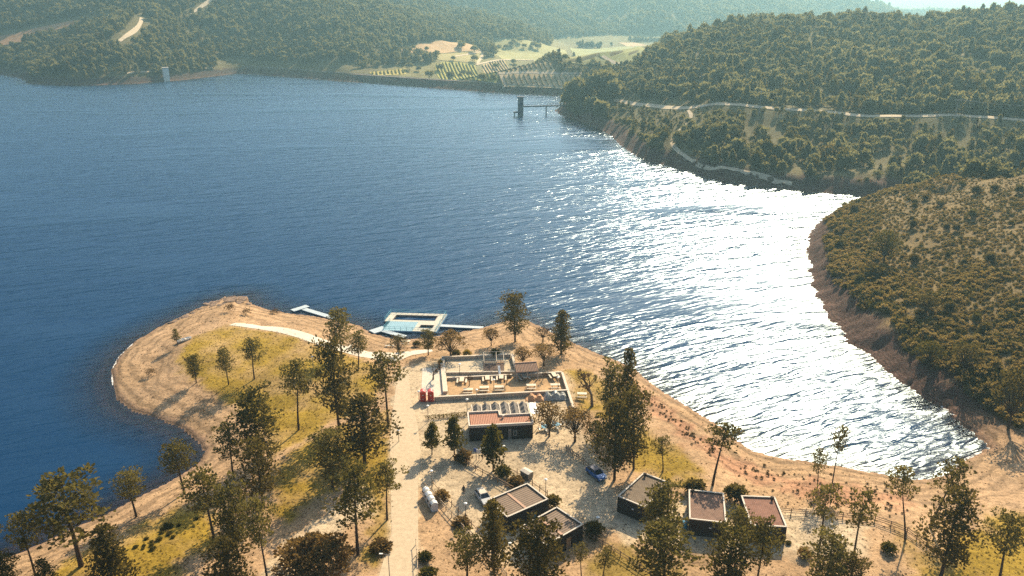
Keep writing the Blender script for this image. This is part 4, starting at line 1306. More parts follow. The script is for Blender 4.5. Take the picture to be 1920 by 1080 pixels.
def cabin(x, y, rz, w, l, h, roofmat, label, strip=False, par=.10):
    """Flat roofed cabin; local x across, y along; pale coping round a sunken roof."""
    z = gz(x, y)
    e = empty('cabin', (x, y, z), rz); tag(e, label, 'cabin')
    mb = MB(); t = .16
    mb.box((0, -l/2 + t/2, h/2 - .1), (w, t, h + .2)); mb.box((0, l/2 - t/2, h/2 - .1), (w, t, h + .2))
    mb.box((-w/2 + t/2, 0, h/2 - .1), (t, l - 2*t, h + .2)); mb.box((w/2 - t/2, 0, h/2 - .1), (t, l - 2*t, h + .2))
    mb.build('wall', M_WALL, e)
    mb = MB(); mb.box((0, 0, h - par), (w - 2*t, l - 2*t, .1)); mb.build('roof', roofmat, e)
    mb = MB(); c_ = .24
    mb.box((0, -l/2 + .08, h + .16), (w + .08, c_, .10)); mb.box((0, l/2 - .08, h + .16), (w + .08, c_, .10))
    mb.box((-w/2 + .08, 0, h + .16), (c_, l - c_ + .04, .10)); mb.box((w/2 - .08, 0, h + .16), (c_, l - c_ + .04, .10))
    mb.build('coping', M_COPING, e)
    if strip:
        mb = MB(); mb.box((.0, -l * .02, h - par + .09), (w - .4, .42, .09)); mb.build('ridge_strip', M_STRIP, e)
    else:
        mb = MB(); lathe(mb, [(.16, 0), (.16, .55), (.30, .58), (.30, .68), (.02, .78)], (-w/2 + .6, l/2 - .7, h - par), 10); mb.build('vent_pipe', M_WALL, e)
    mb = MB(); mb.box((w * .08, -l/2 - .06, h * .62), (.34, .12, .14)); mb.build('wall_lamp', M_WHITE, e)
    mb = MB(); mb.box((w/2 + .03, l * .1, 1.05), (.06, .95, 2.1)); d_ = mb.build('door', M_WOOD, e)
    mb = MB(); mb.box((w/2 + .09, l * .1 - .35, 1.05), (.06, .05, .2)); mb.build('handle', M_METAL, d_)
    for s in (-1, 1):
        mb = MB(); mb.box((s * w * .22, l/2 + .02, 1.6), (1.1, .05, 1.0)); w_ = mb.build('window', M_GLASS, e)
        mb = MB(); mb.box((s * w * .22, l/2 + .05, 1.04), (1.2, .12, .08)); mb.build('sill', M_COPING, w_)
    return e
M_TILE1 = tile_mat('olive_roof_tiles', (0.225, 0.165, 0.11), (0.19, 0.135, 0.09))
M_TILE2 = tile_mat('brown_roof_tiles', (0.265, 0.155, 0.105), (0.22, 0.125, 0.085))
M_TILE3 = tile_mat('red_brown_roof_tiles', (0.30, 0.145, 0.095), (0.25, 0.12, 0.08))
cabin(21.45, 110.7, math.radians(-37.8), 4.9, 8.5, 2.8, M_TILE1, 'first tile roof cabin, olive brown roof, turned toward the parking')
cabin(30.6, 106.3, math.radians(-11.0), 5.5, 7.9, 2.8, M_TILE2, 'middle cabin with plain brown tile roof and pale rim')
c3 = cabin(39.05, 104.95, math.radians(-4.0), 5.3, 7.7, 2.8, M_TILE3, 'last tile roof cabin, reddish brown roof, beside the sandy yard')
for ch in c3.children:
    if ch.name.startswith('vent_pipe'): ch.location.x = 4.1
cabin(0.9, 107.9, math.radians(36 - 90), 5.5, 8.0, 2.8, M_RIB, 'upper striped roof cabin beside the silver car', True)
cabin(6.0, 101.3, math.radians(40.5 - 90), 5.8, 7.6, 2.8, M_RIB, 'lower striped roof cabin half covered by pines', True)

# café with its terrace shades
z0 = 3.0
fl, fr_ = at(880, 798, z0 + 3.4), at(999.4, 791.7, z0 + 3.4)
ax = Vector((fr_[0] - fl[0], fr_[1] - fl[1])); LW = ax.length; rz = math.atan2(ax.y, ax.x)
ce = empty('cafe_building', (fl[0], fl[1], z0), rz); tag(ce, 'dark walled café with orange ribbed L shaped roof on the plaza', 'building')
dA, dB, xs = 5.2, 3.5, LW * .50
Lp = [(0, 0), (LW, 0), (LW, dB), (xs, dB), (xs, dA), (0, dA)]
mb = MB(); mb.prism([(p[0]*.999 + .01, p[1]*.999 + .01) for p in Lp], -.3, 2.95); mb.build('wall', M_WALL, ce)
ins = [(.28, .28), (LW-.28, .28), (LW-.28, dB-.28), (xs-.28, dB-.28), (xs-.28, dA-.28), (.28, dA-.28)]
mb = MB(); mb.prism(ins, 2.96, 3.08); mb.build('roof', M_ORANGE, ce)
mb = MB()
for a, b in zip(Lp, Lp[1:] + Lp[:1]):
    A, B = Vector((*a, 0)), Vector((*b, 0)); mid = (A + B) / 2; L_ = (B - A).length
    dx, dy = (B - A).normalized().xy
    mb.box((mid.x, mid.y, 3.18), (L_ + .26 if abs(dx) > .5 else L_ - .31, .28, .5), math.atan2(dy, dx))
mb.build('parapet', M_COPING, ce)
for xx, nm, mt, sz in ((4.3 * LW / 12, 'door', M_GLASS, (1.1, 2.2)), (7.6 * LW / 12, 'door', M_METAL, (.6, 2.3))):
    mb = MB(); mb.box((xx, -.04, sz[1] / 2), (sz[0], .08, sz[1])); d_ = mb.build(nm, mt, ce)
    mb = MB(); mb.box((xx + sz[0] * .35, -.11, 1.05), (.06, .06, .22)); mb.build('handle', M_COPING, d_)
mb = MB(); mb.box((8.6 * LW / 12, -.03, 1.35), (.55, .06, .85)); w_ = mb.build('window', M_GLASS, ce)
mb = MB()
for s in (-1, 1):
    mb.box((8.6 * LW / 12 + s * .31, -.05, 1.35), (.07, .1, 1.0)); mb.box((8.6 * LW / 12, -.05, 1.35 + s * .465), (.55, .1, .07))
mb.build('frame', M_COPING, w_)
mb = MB(); lathe(mb, [(.22, 0), (.22, .5), (.3, .55), (.3, .65)], (xs + .6, dB - .7, 3.08), 8); mb.build('chimney', M_COPING, ce)
# terrace shades: a frame of pale beams, one ridged fabric sail per bay
M_SAIL = plain('grey_fabric', (.20, .175, .15), .95, .1, 0, .18, .8)
te = empty('terrace_pergola', (fl[0], fl[1], z0), rz); tag(te, 'pale beamed terrace frame with grey folded fabric shades behind the café', 'pergola')
nb_ = 6; x0_, x1_ = .9, LW - .15; yb = 8.6
bw = (x1_ - x0_) / nb_
for k in range(nb_ + 1):
    xx = x0_ + k * bw
    yf = (dA if xx < xs else dB) + .2
    mb = MB(); mb.box((xx, (yf + yb) / 2, 3.05), (.16, yb - yf, .18)); mb.build('beam', M_COPING, te)
    mb = MB(); mb.box((xx, yb - .1, 1.40), (.12, .12, 3.1)); mb.build('post', M_COPING, te)
for k in range(nb_):
    xa, xb = x0_ + k * bw + .12, x0_ + (k + 1) * bw - .12
    yf = (dA if (xa + xb) / 2 < xs else dB) + .3
    mb = MB(); n_ = 8; vs, fs = [], []
    r = random.Random(k)
    for j in range(n_ + 1):
        yy = yf + (yb - .2 - yf) * j / n_
        wv_ = .10 * math.sin(j * 2.2 + k)
        for q, (tx, tz) in enumerate([(0, 0), (.12, .05), (.30, .30), (.52, .62), (.75, .28), (.92, .04), (1, 0)]):
            vs.append((xa + (xb - xa) * tx, yy, 2.95 + tz * 1.0 + (wv_ + r.uniform(-.04, .04)) * (1 if 0 < q < 6 else 0)))
    nn_ = len(vs)
    vs += [(a[0], a[1], a[2] - .03) for a in vs]
    for j in range(n_):
        for q in range(6):
            a = j * 7 + q
            fs.append((a, a + 1, a + 8, a + 7)); fs.append((nn_ + a + 7, nn_ + a + 8, nn_ + a + 1, nn_ + a))
    mb.add(vs, fs); mb.build('shade_sail', M_SAIL, te)
mb = MB()
vs = [(x1_ + .3 + 1.5 * i / 4, dB + .6 + j * .9, 2.9 + .08 * math.sin(i * 2 + j)) for j in range(6) for i in range(5)]
fs = [(j * 5 + i, j * 5 + i + 1, j * 5 + i + 6, j * 5 + i + 5) for j in range(5) for i in range(4)]
mb.add(vs, fs); mb.add([(a[0], a[1], a[2] - .03) for a in vs], [f[::-1] for f in fs])
mb.build('side_sheet', M_WHITE, te)
mb = MB(); mb.box((x1_ + 1.9, yb - .6, 1.4), (.1, .1, 3.0)); mb.box((x1_ + 1.9, dB + .7, 1.4), (.1, .1, 3.0)); mb.build('side_posts', M_COPING, te)

# small tiled shelter
a_, b_ = at(968, 698, 3 + 2.2), at(1010, 695, 3 + 2.2)
rzs = math.atan2(b_[1] - a_[1], b_[0] - a_[0]); Ls = math.hypot(b_[0] - a_[0], b_[1] - a_[1])
se = empty('shelter', (a_[0], a_[1], 3.0), rzs); tag(se, 'small open shelter with a brown tiled roof beside the picnic terrace', 'shelter')
mb = MB()
mb.add([(0, 0, 2.2), (Ls, 0, 2.2), (Ls, 2.6, 3.1), (0, 2.6, 3.1), (0, 0, 2.05), (Ls, 0, 2.05), (Ls, 2.6, 2.95), (0, 2.6, 2.95)], [(0,1,2,3),(7,6,5,4),(0,4,5,1),(1,5,6,2),(2,6,7,3),(3,7,4,0)])
mb.build('roof', striped('clay_roof', (.42, .25, .16), (.22, .125, .08), 0, .34, .85, .07), se)
mb = MB(); mb.box((Ls/2, 2.62, 3.14), (Ls + .1, .22, .14)); mb.build('ridge_cap', M_STRIP, se)
mb = MB(); mb.box((Ls/2, 2.4, 1.3), (Ls - .1, .2, 3.0)); mb.build('wall', M_CONC, se)
for xx in (.15, Ls/2, Ls - .15):
    mb = MB(); mb.box((xx, .25, .95), (.2, .2, 2.3)); mb.build('post', M_CONC, se)

# ------------------------------------------------------------------ terrace walls
M_TWALL = plain('terrace_wall', (0.46, 0.37, 0.27), .9, .15, 0, .2, 1.2)
M_CAP = plain('wall_cap', (0.60, 0.50, 0.38), .85, .2, 0, .12, 1.5)
def wall(a, b, h, th, label, z=3.0, name='retaining_wall'):
    A, B = at(*a, z + h), at(*b, z + h)
    L = math.hypot(B[0]-A[0], B[1]-A[1]); rz_ = math.atan2(B[1]-A[1], B[0]-A[0])
    e = empty(name, (A[0], A[1], z), rz_); tag(e, label, 'wall')
    mb = MB(); mb.box((L/2, 0, h/2 - .2), (L, th, h + .3)); mb.build('masonry', M_TWALL, e)
    mb = MB(); mb.box((L/2, 0, h + .0), (L + .04, th + .1, .1)); mb.build('cap', M_CAP, e)
    return e
wall((828,669), (957,664), .75, .32, 'pale wall along the back of the upper terrace')
wall((960,664), (969,699), .75, .40, 'pale wall down the side of the upper terrace beside the rust coloured tree')
wall((834,698), (966,696), .55, .30, 'low pale wall along the front of the upper terrace')
wall((838,708), (960,702), .60, .28, 'second low wall just below the upper terrace front')
wall((969,702), (1053,697), .75, .34, 'wall along the back of the picnic terrace in front of the shelter')
wall((1054,698), (1076,766), .85, .40, 'long pale wall down the outer side of the picnic terrace')
wall((814,744), (1064,731), .95, .34, 'long wall with a dark face between picnic terrace and plaza')
wall((829,672), (835,734), .55, .9, 'broad pale wall closing the terraces on the road side')

# ------------------------------------------------------------------ picnic tables, furniture
def picnic(px, py, rz_, label, L=2.0, mat=M_PALEWOOD, group='picnic tables on the terrace'):
    p = at(px, py, 3.05)
    e = empty('picnic_table', (p[0], p[1], 3.05), rz_); tag(e, label, 'picnic table', group)
    mb = MB(); mb.box((0, 0, .78), (.95, L, .09)); mb.build('tabletop', mat, e)
    for s in (-1, 1):
        mb = MB(); mb.box((s * .95, 0, .46), (.36, L, .08)); mb.build('bench_seat', mat, e)
    for s in (-1, 1):
        mb = MB(); y_ = s * L * .34
        mb.tube((-.95, y_, 0), (-.30, y_, .74), .06, .06, 5); mb.tube((.95, y_, 0), (.30, y_, .74), .06, .06, 5)
        mb.box((0, y_, .39), (2.0, .09, .10)); mb.build('trestle', M_WOOD, e)
    return e
UP = ['first', 'second', 'third', 'fourth', 'last']
for k, (qx, qy) in enumerate([(866,717),(914,714),(940,712),(983,711),(1039,708)]):
    picnic(qx, qy, (.0, .06, .0, .28, .25)[k], UP[k] + ' picnic table from the road side in the back row of the terrace')
for k, (qx, qy) in enumerate([(878,736),(908,732),(936,731),(996,728),(1041,727)]):
    picnic(qx, qy, math.pi / 2 + .05, UP[k] + ' picnic table from the road side in the front row along the long wall')
picnic(1091, 744, 1.5, 'dark picnic table on the grass beside the outer terrace wall', group=None)
picnic(761, 645, 1.5, 'picnic table on the grass between the pale path and the pool beach', group=None)

def bench(px, py, rz_, label):
    p = ground(px, py)
    e = empty('bench', (p[0], p[1], p[2]), rz_); tag(e, label, 'bench')
    mb = MB(); mb.box((0, 0, .45), (2.2, .5, .09)); mb.build('seat', M_COPING, e)
    for s in (-1, 1):
        mb = MB(); mb.box((s * .8, 0, .18), (.16, .42, .5)); mb.build('leg', M_CONC, e)
bench(731, 651, .05, 'pale stone bench on the edge of the path behind the floating pool')
bench(662, 657, .5, 'pale bench half hidden by pines on the path')
bench(655, 653, 1.2, 'pale bench standing crosswise by the pines on the path')

def garden_set(px, py, label):
    p = ground(px, py)
    e = empty('garden_table', (p[0], p[1], p[2]), .3); tag(e, label, 'table')
    mb = MB(); lathe(mb, [(.75, .70), (.78, .74), (.75, .78), (.05, .79)], (0, 0, 0), 14); mb.build('tabletop', M_BLUE, e)
    mb = MB(); lathe(mb, [(.35, 0), (.06, .05), (.06, .70)], (0, 0, 0), 8); mb.build('pedestal', M_DARK, e)
    for k in range(4):
        a = k * math.pi / 2 + .4
        c_ = empty('garden_chair', (p[0] + 1.15 * math.cos(a), p[1] + 1.15 * math.sin(a), p[2]), a + math.pi / 2)
        tag(c_, 'white garden chair round the blue table under the brown trees', 'chair', 'white chairs round ' + label)
        c_['label'] = 'white garden chair round the ' + label.replace('round ', '', 1)
        mb = MB(); mb.box((0, 0, .45), (.5, .5, .05)); mb.build('seat', M_WHITE, c_)
        mb = MB(); mb.box((0, -.25, .72), (.5, .05, .5)); mb.build('backrest', M_WHITE, c_)
        for sx in (-.2, .2):
            for sy in (-.2, .2):
                mb = MB(); mb.box((sx, sy, .21), (.05, .05, .43)); mb.build('leg', M_WHITE, c_)
garden_set(1043, 802, 'round blue table in the open between two brown trees')
garden_set(1022, 806, 'round blue table in the shade beside the café wall')

# climbing frame on the upper terrace
p = at(926, 692, 3.05)
e = empty('climbing_frame', (p[0], p[1], 3.05), .05); tag(e, 'thin metal climbing frame with net and a dark floor sheet on the upper terrace', 'playground')
mb = MB(); mb.box((0, 1.2, .06), (4.6, 6.4, .08)); mb.build('mat', plain('dark_floor_sheet', (.13, .09, .07), .95, .1, 0, .4, 1.5), e)  # flat dark sheet on the ground inside the frame
for sx in (-2.2, 0.6, 2.2):
    for sy in (-1.5, 3.6):
        mb = MB(); mb.tube((sx, sy, 0), (sx, sy, 2.6), .05, .05, 5); mb.build('post', M_PALEWOOD, e)
mb = MB()
for sy in (-1.5, 3.6): mb.tube((-2.2, sy, 2.6), (2.2, sy, 2.6), .05, .05, 5)
for sx in (-2.2, .6, 2.2): mb.tube((sx, -1.5, 2.6), (sx, 3.6, 2.6), .05, .05, 5)
mb.build('crossbars', M_PALEWOOD, e)
mb = MB()
for k in range(6): mb.tube((-2.2 + k * .5, -1.5, 2.6), (-2.2 + k * .5, 2.4, .1), .025, .025, 4)
for k in range(5): mb.tube((-2.2, -1.4 + k * .9, 2.5 - k * .55), (.5, -1.4 + k * .9, 2.5 - k * .55), .025, .025, 4)
mb.build('climbing_net', M_PALEWOOD, e)
mb = MB(); mb.add([(.8, -1.4, 1.5), (1.3, -1.4, 1.5), (1.5, -3.6, .2), (1.0, -3.6, .2), (.8, -1.4, 1.42), (1.3, -1.4, 1.42), (1.5, -3.6, .12), (1.0, -3.6, .12)], [(0,1,2,3),(7,6,5,4),(0,4,5,1),(1,5,6,2),(2,6,7,3),(3,7,4,0)])
mb.build('slide', M_WHITE, e)
mb = MB(); mb.box((1.4, .6, 1.5), (1.4, 1.4, .1)); mb.build('platform', M_WOOD, e)

# two red portable toilets
M_RED = plain('red_plastic', (.64, .055, .03), .45, .4, 0, .10, 2)
M_REDDARK = plain('red_door', (.46, .03, .02), .45, .4, 0, .10, 2)
for k, (qx, lab) in enumerate([(793, 'red portable toilet on the road side of the pair'), (807.5, 'red portable toilet next to the long terrace wall')]):
    p = at(qx, 754, 3.0)
    e = empty('portable_toilet', (p[0], p[1] + .6, 3.04), .10); tag(e, lab, 'toilet')
    mb = MB(); mb.box((0, 0, 1.08), (1.18, 1.18, 2.1)); mb.build('cabin_body', M_RED, e)
    mb = MB(); n_ = 8
    vs = []
    for yy in (-.62, .62):
        for i in range(n_ + 1):
            t = i / n_; vs.append((-.62 + 1.24 * t, yy, 2.14 + .36 * math.sin(math.pi * t)))
    vs += [(-.62, -.62, 2.10), (.62, -.62, 2.10), (-.62, .62, 2.10), (.62, .62, 2.10)]
    fs = [(i, i + 1, n_ + 2 + i, n_ + 1 + i) for i in range(n_)]
    b0 = 2 * (n_ + 1)
    fs += [tuple([b0 + 1] + list(range(n_, -1, -1)) + [b0]), tuple([b0 + 2] + list(range(n_ + 1, 2 * n_ + 2)) + [b0 + 3])]
    mb.add(vs, fs); mb.build('roof', plain('pink_roof', (.66, .10, .08), .4, .4, 0, .05, 2), e)
    mb = MB(); mb.box((0, -.61, 1.0), (.82, .05, 1.85)); d_ = mb.build('door', M_REDDARK, e)
    mb = MB(); mb.add([(-.2, -.65, 1.62), (.2, -.65, 1.62), (.12, -.65, 1.38), (-.12, -.65, 1.38)], [(3,2,1,0)]); mb.add([(-.18, -.65, .66), (.18, -.65, .66), (0, -.65, .44)], [(2,1,0)]); mb.build('sign', M_COPING, d_)
    for s in (-1, 1):
        mb = MB(); mb.box((s * .6, -.6, 1.05), (.07, .07, 2.1)); mb.build('corner_post', plain('pale_red', (.62, .16, .13), .5, .4), e)

# tarpaulins
def heap(name, px, py, w, d_, h, mat, label, seed):
    p = at(px, py, 3.0); r = random.Random(seed)
    nx, ny = 15, 8; vs, fs = [], []
    for j in range(ny):
        for i in range(nx):
            u, v_ = i / (nx - 1), j / (ny - 1)
            prof_ = min(1, 5 * u, 5 * (1 - u)) * min(1, 3.5 * v_, 3.5 * (1 - v_))
            vs.append(((u - .5) * w, (v_ - .5) * d_ + r.uniform(-.06, .06), h * prof_ * (.72 + .28 * math.sin(u * 17 + seed)) + r.uniform(-.12, .12) * (prof_ > .1)))
    vs = [(a[0], a[1], max(a[2], -.03)) for a in vs]
    fs = [(j * nx + i, j * nx + i + 1, (j + 1) * nx + i + 1, (j + 1) * nx + i) for j in range(ny - 1) for i in range(nx - 1)]
    mb = MB(); mb.add(vs, fs); o = mb.build(name, mat); o.location = (p[0], p[1], 3.0); o.rotation_euler = (0, 0, .08)
    return tag(o, label, 'tarpaulin')
heap('covered_heap', 1003, 748, 4.2, 2.6, 1.1, plain('orange_tarp', (.50, .26, .12), .6, .3, 0, .25, 1.2), 'heap under an orange tan tarpaulin at the foot of the long wall', 2)
heap('covered_heap', 1040, 745, 5.2, 2.8, 1.3, plain('grey_tarp', (.30, .29, .25), .5, .4, 0, .35, 1.0), 'heap under a wrinkled grey green tarpaulin in the terrace corner', 5)

# bins
p0_, p1_ = at(799.5, 932, 3), at(814, 957, 3)
dirb = math.atan2(p1_[1] - p0_[1], p1_[0] - p0_[0])
NTH = ['white recycling bin at the road end of the row', 'second white recycling bin from the road', 'third white recycling bin from the road', 'white recycling bin at the end of the row nearest the fence corner']
for k in range(4):
    t = k / 3
    e = empty('recycling_bin', (p0_[0] + (p1_[0] - p0_[0]) * t, p0_[1] + (p1_[1] - p0_[1]) * t, 3.02), dirb); tag(e, NTH[k], 'bin', 'white recycling bins by the road')
    mb = MB(); mb.box((0, 0, .72), (.84, 1.05, 1.42), 0, 0, 1.05); mb.build('bin_body', plain('bin_panel', (.50, .47, .44), .6, .3, 0, .15, 2), e)
    mb = MB(); n_ = 6; vs = []
    for xx in (-.46, .46):
        for i in range(n_ + 1):
            t_ = i / n_; vs.append((xx, -.55 + 1.1 * t_, 1.44 + .34 * math.sin(math.pi * t_)))
    fs = [(i, n_ + 1 + i, n_ + 2 + i, i + 1) for i in range(n_)] + [tuple(range(n_ + 1)), tuple(range(2 * n_ + 1, n_, -1))]
    mb.add(vs, fs); mb.build('lid', M_WHITE, e)
    mb = MB(); mb.box((0, -.62, 1.12), (.5, .12, .2)); mb.build('slot', M_DARK, e)
for k, (qx, qy, lab) in enumerate([(984.5, 893, 'grey dumpster at the parking edge, the farther of the two'), (991, 897, 'grey dumpster at the parking edge, nearer the bushes')]):
    p = at(qx, qy, 3)
    e = empty('dumpster', (p[0], p[1], 3.02), -.75); tag(e, lab, 'bin')
    mb = MB(); mb.box((0, 0, .66), (1.0, 1.25, 1.15), 0, 0, 1.08); mb.build('bin_body', plain('bin_grey', (.17, .15, .13), .6, .3), e)
    mb = MB(); mb.add([(-.56, -.7, 1.22), (.56, -.7, 1.22), (.56, 0, 1.42), (-.56, 0, 1.42), (.56, .7, 1.25), (-.56, .7, 1.25)], [(0,1,2,3),(3,2,4,5),(0,3,5),(1,4,2)]); mb.build('lid', M_COPING, e)
    for sx in (-.4, .4):
        for sy in (-.45, .45):
            mb = MB(); mb.tube((sx - .04, sy, .1), (sx + .04, sy, .1), .1, .1, 8); mb.build('wheel', M_DARK, e)
for (qx, qy, lab) in [(1283, 990, 'teal tank standing against the wall of the middle cabin'), (1012, 968, 'teal tank in the gap between the striped roof cabins'), (1000, 975, 'teal tank low in the shade beside the upper striped cabin')]:
    p = at(qx, qy, 3); o = MB(); lathe(o, [(.45, 0), (.48, .3), (.48, 1.0), (.36, 1.2), (.12, 1.28)], (0, 0, 0), 12)
    o = o.build('water_tank', M_BLUE); o.location = (p[0], p[1], 3.0); tag(o, lab, 'tank')

# notice boards
for k, (qx, qy, lab, mt) in enumerate([(893, 862, 'blue notice board on a post by the conifer', plain('board_blue', (.05, .10, .30), .5, .4)), (898, 864, 'white notice board on a post behind the bushes', M_WHITE), (905, 861, 'small white notice board turned toward the parking', M_WHITE)]):
    p = at(qx, qy, 3)
    e = empty('notice_board', (p[0], p[1], 3), -.4 + k * .3); tag(e, lab, 'sign')
    mb = MB(); mb.tube((0, 0, 0), (0, 0, 2.2), .06, .06, 6); mb.build('post', M_WOOD, e)
    mb = MB(); mb.box((0, -.08, 2.0), (.85, .06, .75)); mb.build('board', mt, e)

# ------------------------------------------------------------------ lamps
def lamp(px, py, pt, label, arm=False):
    p = ground(px, py); h = height_for(p[0], p[1], p[2], pt)
    e = empty('street_lamp', (p[0], p[1], p[2])); tag(e, label, 'street lamp')
    mb = MB(); mb.tube((0, 0, -.1), (0, 0, h - .25), .07, .05, 7); mb.build('pole', M_METAL, e)
    if arm:
        mb = MB(); mb.tube((0, 0, h - .2), (-.9, 0, h), .04, .04, 5); mb.build('arm', M_METAL, e)
        mb = MB(); mb.box((-1.0, 0, h - .02), (.5, .2, .1)); mb.build('lantern', M_LAMPGLASS, e)
    else:
        mb = MB(); lathe(mb, [(.10, h - .30), (.28, h - .12), (.30, h - .06), (.2, h + .02), (.03, h + .08)], (0, 0, 0), 12); mb.build('lantern', M_LAMPGLASS, e)
for a in [(803,791,760,'lamp post beside the low hedge on the plaza'),(945,866,836,'disc headed lamp in the shade behind the café'),(1023,928,898,'disc headed lamp in the open parking beside the upper striped cabin'),(873.5,978,943,'disc headed lamp near the silver car and the rail fence'),(956,1050,1018,'disc headed lamp between pines below the striped cabins'),(1120,992,969,'disc headed lamp beside the round clipped bush'),(1575,1024,1004,'disc headed lamp in the sandy yard by the leaning pine'),(810,919,882,'lamp post at the fence end by the white bins'),(862,703,682,'lamp post at the front of the upper terrace'),(926,737,711,'lamp post among the picnic tables'),(1046,733,707,'lamp post at the outer end of the picnic terrace'),(894,752,730,'lamp post before the long dark faced wall'),(876,775,748,'lamp post at the corner of the café terrace'),(598,666,645,'thin lamp post on the lawn near the pale path'),(588,696,668,'thin lamp post standing in the open lawn'),(748,828,806,'thin lamp post at the road edge by the lone open pine'),(786,752,733,'thin lamp post behind the red toilets')]:
    lamp(*a)
lamp(731, 1090, 1038, 'lamp post with side arm at the road edge, cut by the frame', True)

# ------------------------------------------------------------------ fences
def fence(pts, label, rails=(.5, 1.0), gap=2.0, mat=M_WOOD, h=1.15, rr=.06):
    P = [ground(*q) for q in pts]
    e = empty('rail_fence', tuple(P[0])); tag(e, label, 'fence')
    O = Vector(P[0])
    D = [Vector(P[0])]
    for a, b in zip(P[:-1], P[1:]):
        n = max(1, round(math.hypot(b[0]-a[0], b[1]-a[1]) / gap))
        for k in range(n):
            q = Vector(a).lerp(Vector(b), (k + 1) / n); q.z = gz(q.x, q.y); D.append(q)
    for q in D:
        mb = MB(); mb.tube(q - O - Vector((0, 0, .2)), q - O + Vector((0, 0, h)), .075, .07, 6); mb.build('post', mat, e)
    for z_ in rails:
        mb = MB(); mb.path([q - O + Vector((0, 0, z_)) for q in D], [rr] * len(D), 5); mb.build('rail', mat, e)
M_FENCE2 = plain('pale_rail', (.46, .34, .22), .85, .2, 0, .2, 1.5)  # paler rail wood than the other fences
fence([(797,916),(826,946),(880,1008),(950,1085)], 'wooden rail fence running from the white bins down to the frame edge', mat=M_FENCE2)
fence([(812,910),(835,938),(872,974),(896,1000)], 'dark low rail fence along the parking edge behind the brown bushes', rails=(.6,), mat=M_WOOD)
fence([(866,868),(905,890),(962,922)], 'rail fence along the planting strip between traffic island and dumpsters')
fence([(940,874),(985,900),(1026,930)], 'rail fence on the parking side of the planting strip', rails=(.55,))
fence([(1062,846),(1084,862),(1104,880)], 'rail fence ending at the blue car')
fence([(1082,996),(1130,1024),(1180,1056),(1240,1096)], 'rail fence below the lower striped cabin running to the frame edge')
fence([(1456,962),(1510,966),(1580,972),(1640,978),(1700,1000),(1756,1040)], 'long rail fence from the last cabin round the sandy yard to the dense pine', rails=(.35, .7, 1.05))
fence([(780,1022),(783,1060),(784,1110)], 'short handrail along the road at the frame edge', rails=(.95,), mat=M_FENCE2)
fence([(1010,948),(1030,962),(1048,968)], 'short rail fence in the gap behind the striped cabins')

# ------------------------------------------------------------------ cars, person, boat
def car(x, y, heading, paint, label, roofpaint=None):
    e = empty('parked_car', (x, y, gz(x, y) + .03), heading); tag(e, label, 'car')
    L, W = 4.1, 1.74
    def shell(prof, w0, w1):
        n = len(prof); vs = []
        for s in (-1, 1):
            vs += [(px_, s * (w0 + (w1 - w0) * max(0, min(1, (pz_ - .3) / 1.2))) / 2, pz_) for px_, pz_ in prof]
        return vs, [(i, (i + 1) % n, n + (i + 1) % n, n + i) for i in range(n)] + [tuple(range(n - 1, -1, -1)), tuple(range(n, 2 * n))]
    body = [(-2.02, .35), (2.0, .30), (2.06, .62), (1.9, .80), (.95, .95), (-1.75, .98), (-2.0, .9), (-2.05, .6)]
    mb = MB(); v_, f_ = shell(body, W, W * .97); mb.add(v_, f_); o = mb.build('body', paint, e)
    bv = o.modifiers.new('bevel', 'BEVEL'); bv.width = .07; bv.segments = 2
    gh = [(.95, .94), (.30, 1.42), (-1.45, 1.44), (-1.95, .97)]
    mb = MB(); v_, f_ = shell(gh, W * .95, W * .72); mb.add(v_, f_); mb.build('windows', M_GLASS, e)
    mb = MB(); mb.box((-.58, 0, 1.47), (1.85, W * .74, .07), 0, 0, .92); o = mb.build('roof', roofpaint or paint, e)
    mb = MB()
    for s in (-1, 1):
        mb.tube((.97, s * W * .46, .93), (.30, s * W * .36, 1.45), .045, .045, 5); mb.tube((-1.93, s * W * .46, .95), (-1.45, s * W * .36, 1.45), .06, .06, 5); mb.tube((-.5, s * W * .46, .95), (-.5, s * W * .37, 1.45), .05, .05, 5)
    mb.build('pillars', paint, e)
    for sx in (1.28, -1.30):
        for s in (-1, 1):
            mb = MB(); mb.tube((sx, s * (W/2 - .2), .32), (sx, s * (W/2 + .01), .32), .32, .32, 14); w_ = mb.build('wheel', M_DARK, e)
            mb = MB(); mb.tube((sx, s * (W/2 + .01), .32), (sx, s * (W/2 + .03), .32), .19, .19, 10); mb.build('rim', M_METAL, w_)
    for s in (-1, 1):
        mb = MB(); mb.box((1.97, s * .62, .68), (.16, .36, .16)); mb.build('headlight', M_LAMPGLASS, e)
        mb = MB(); mb.box((-2.02, s * .68, .80), (.1, .22, .22)); mb.build('tail_light', M_RED, e)
        mb = MB(); mb.box((.62, s * (W/2 + .10), 1.0), (.12, .2, .14)); mb.build('mirror', paint, e)
    return e
p = at(906, 931, 3.7)
car(p[0], p[1], math.atan2(-.90, .42), plain('silver_paint', (.46, .45, .42), .25, .5, .3, .05, 1), 'silver car parked at the corner of the upper striped cabin', M_COPING)
p = at(1118, 887, 3.7)
car(p[0], p[1], math.atan2(-.85, .53), plain('blue_paint', (.02, .10, .30), .25, .5, .2, .08, 1), 'blue car parked in the shade of the dark clump', plain('dark_roof', (.05, .05, .08), .3, .5))

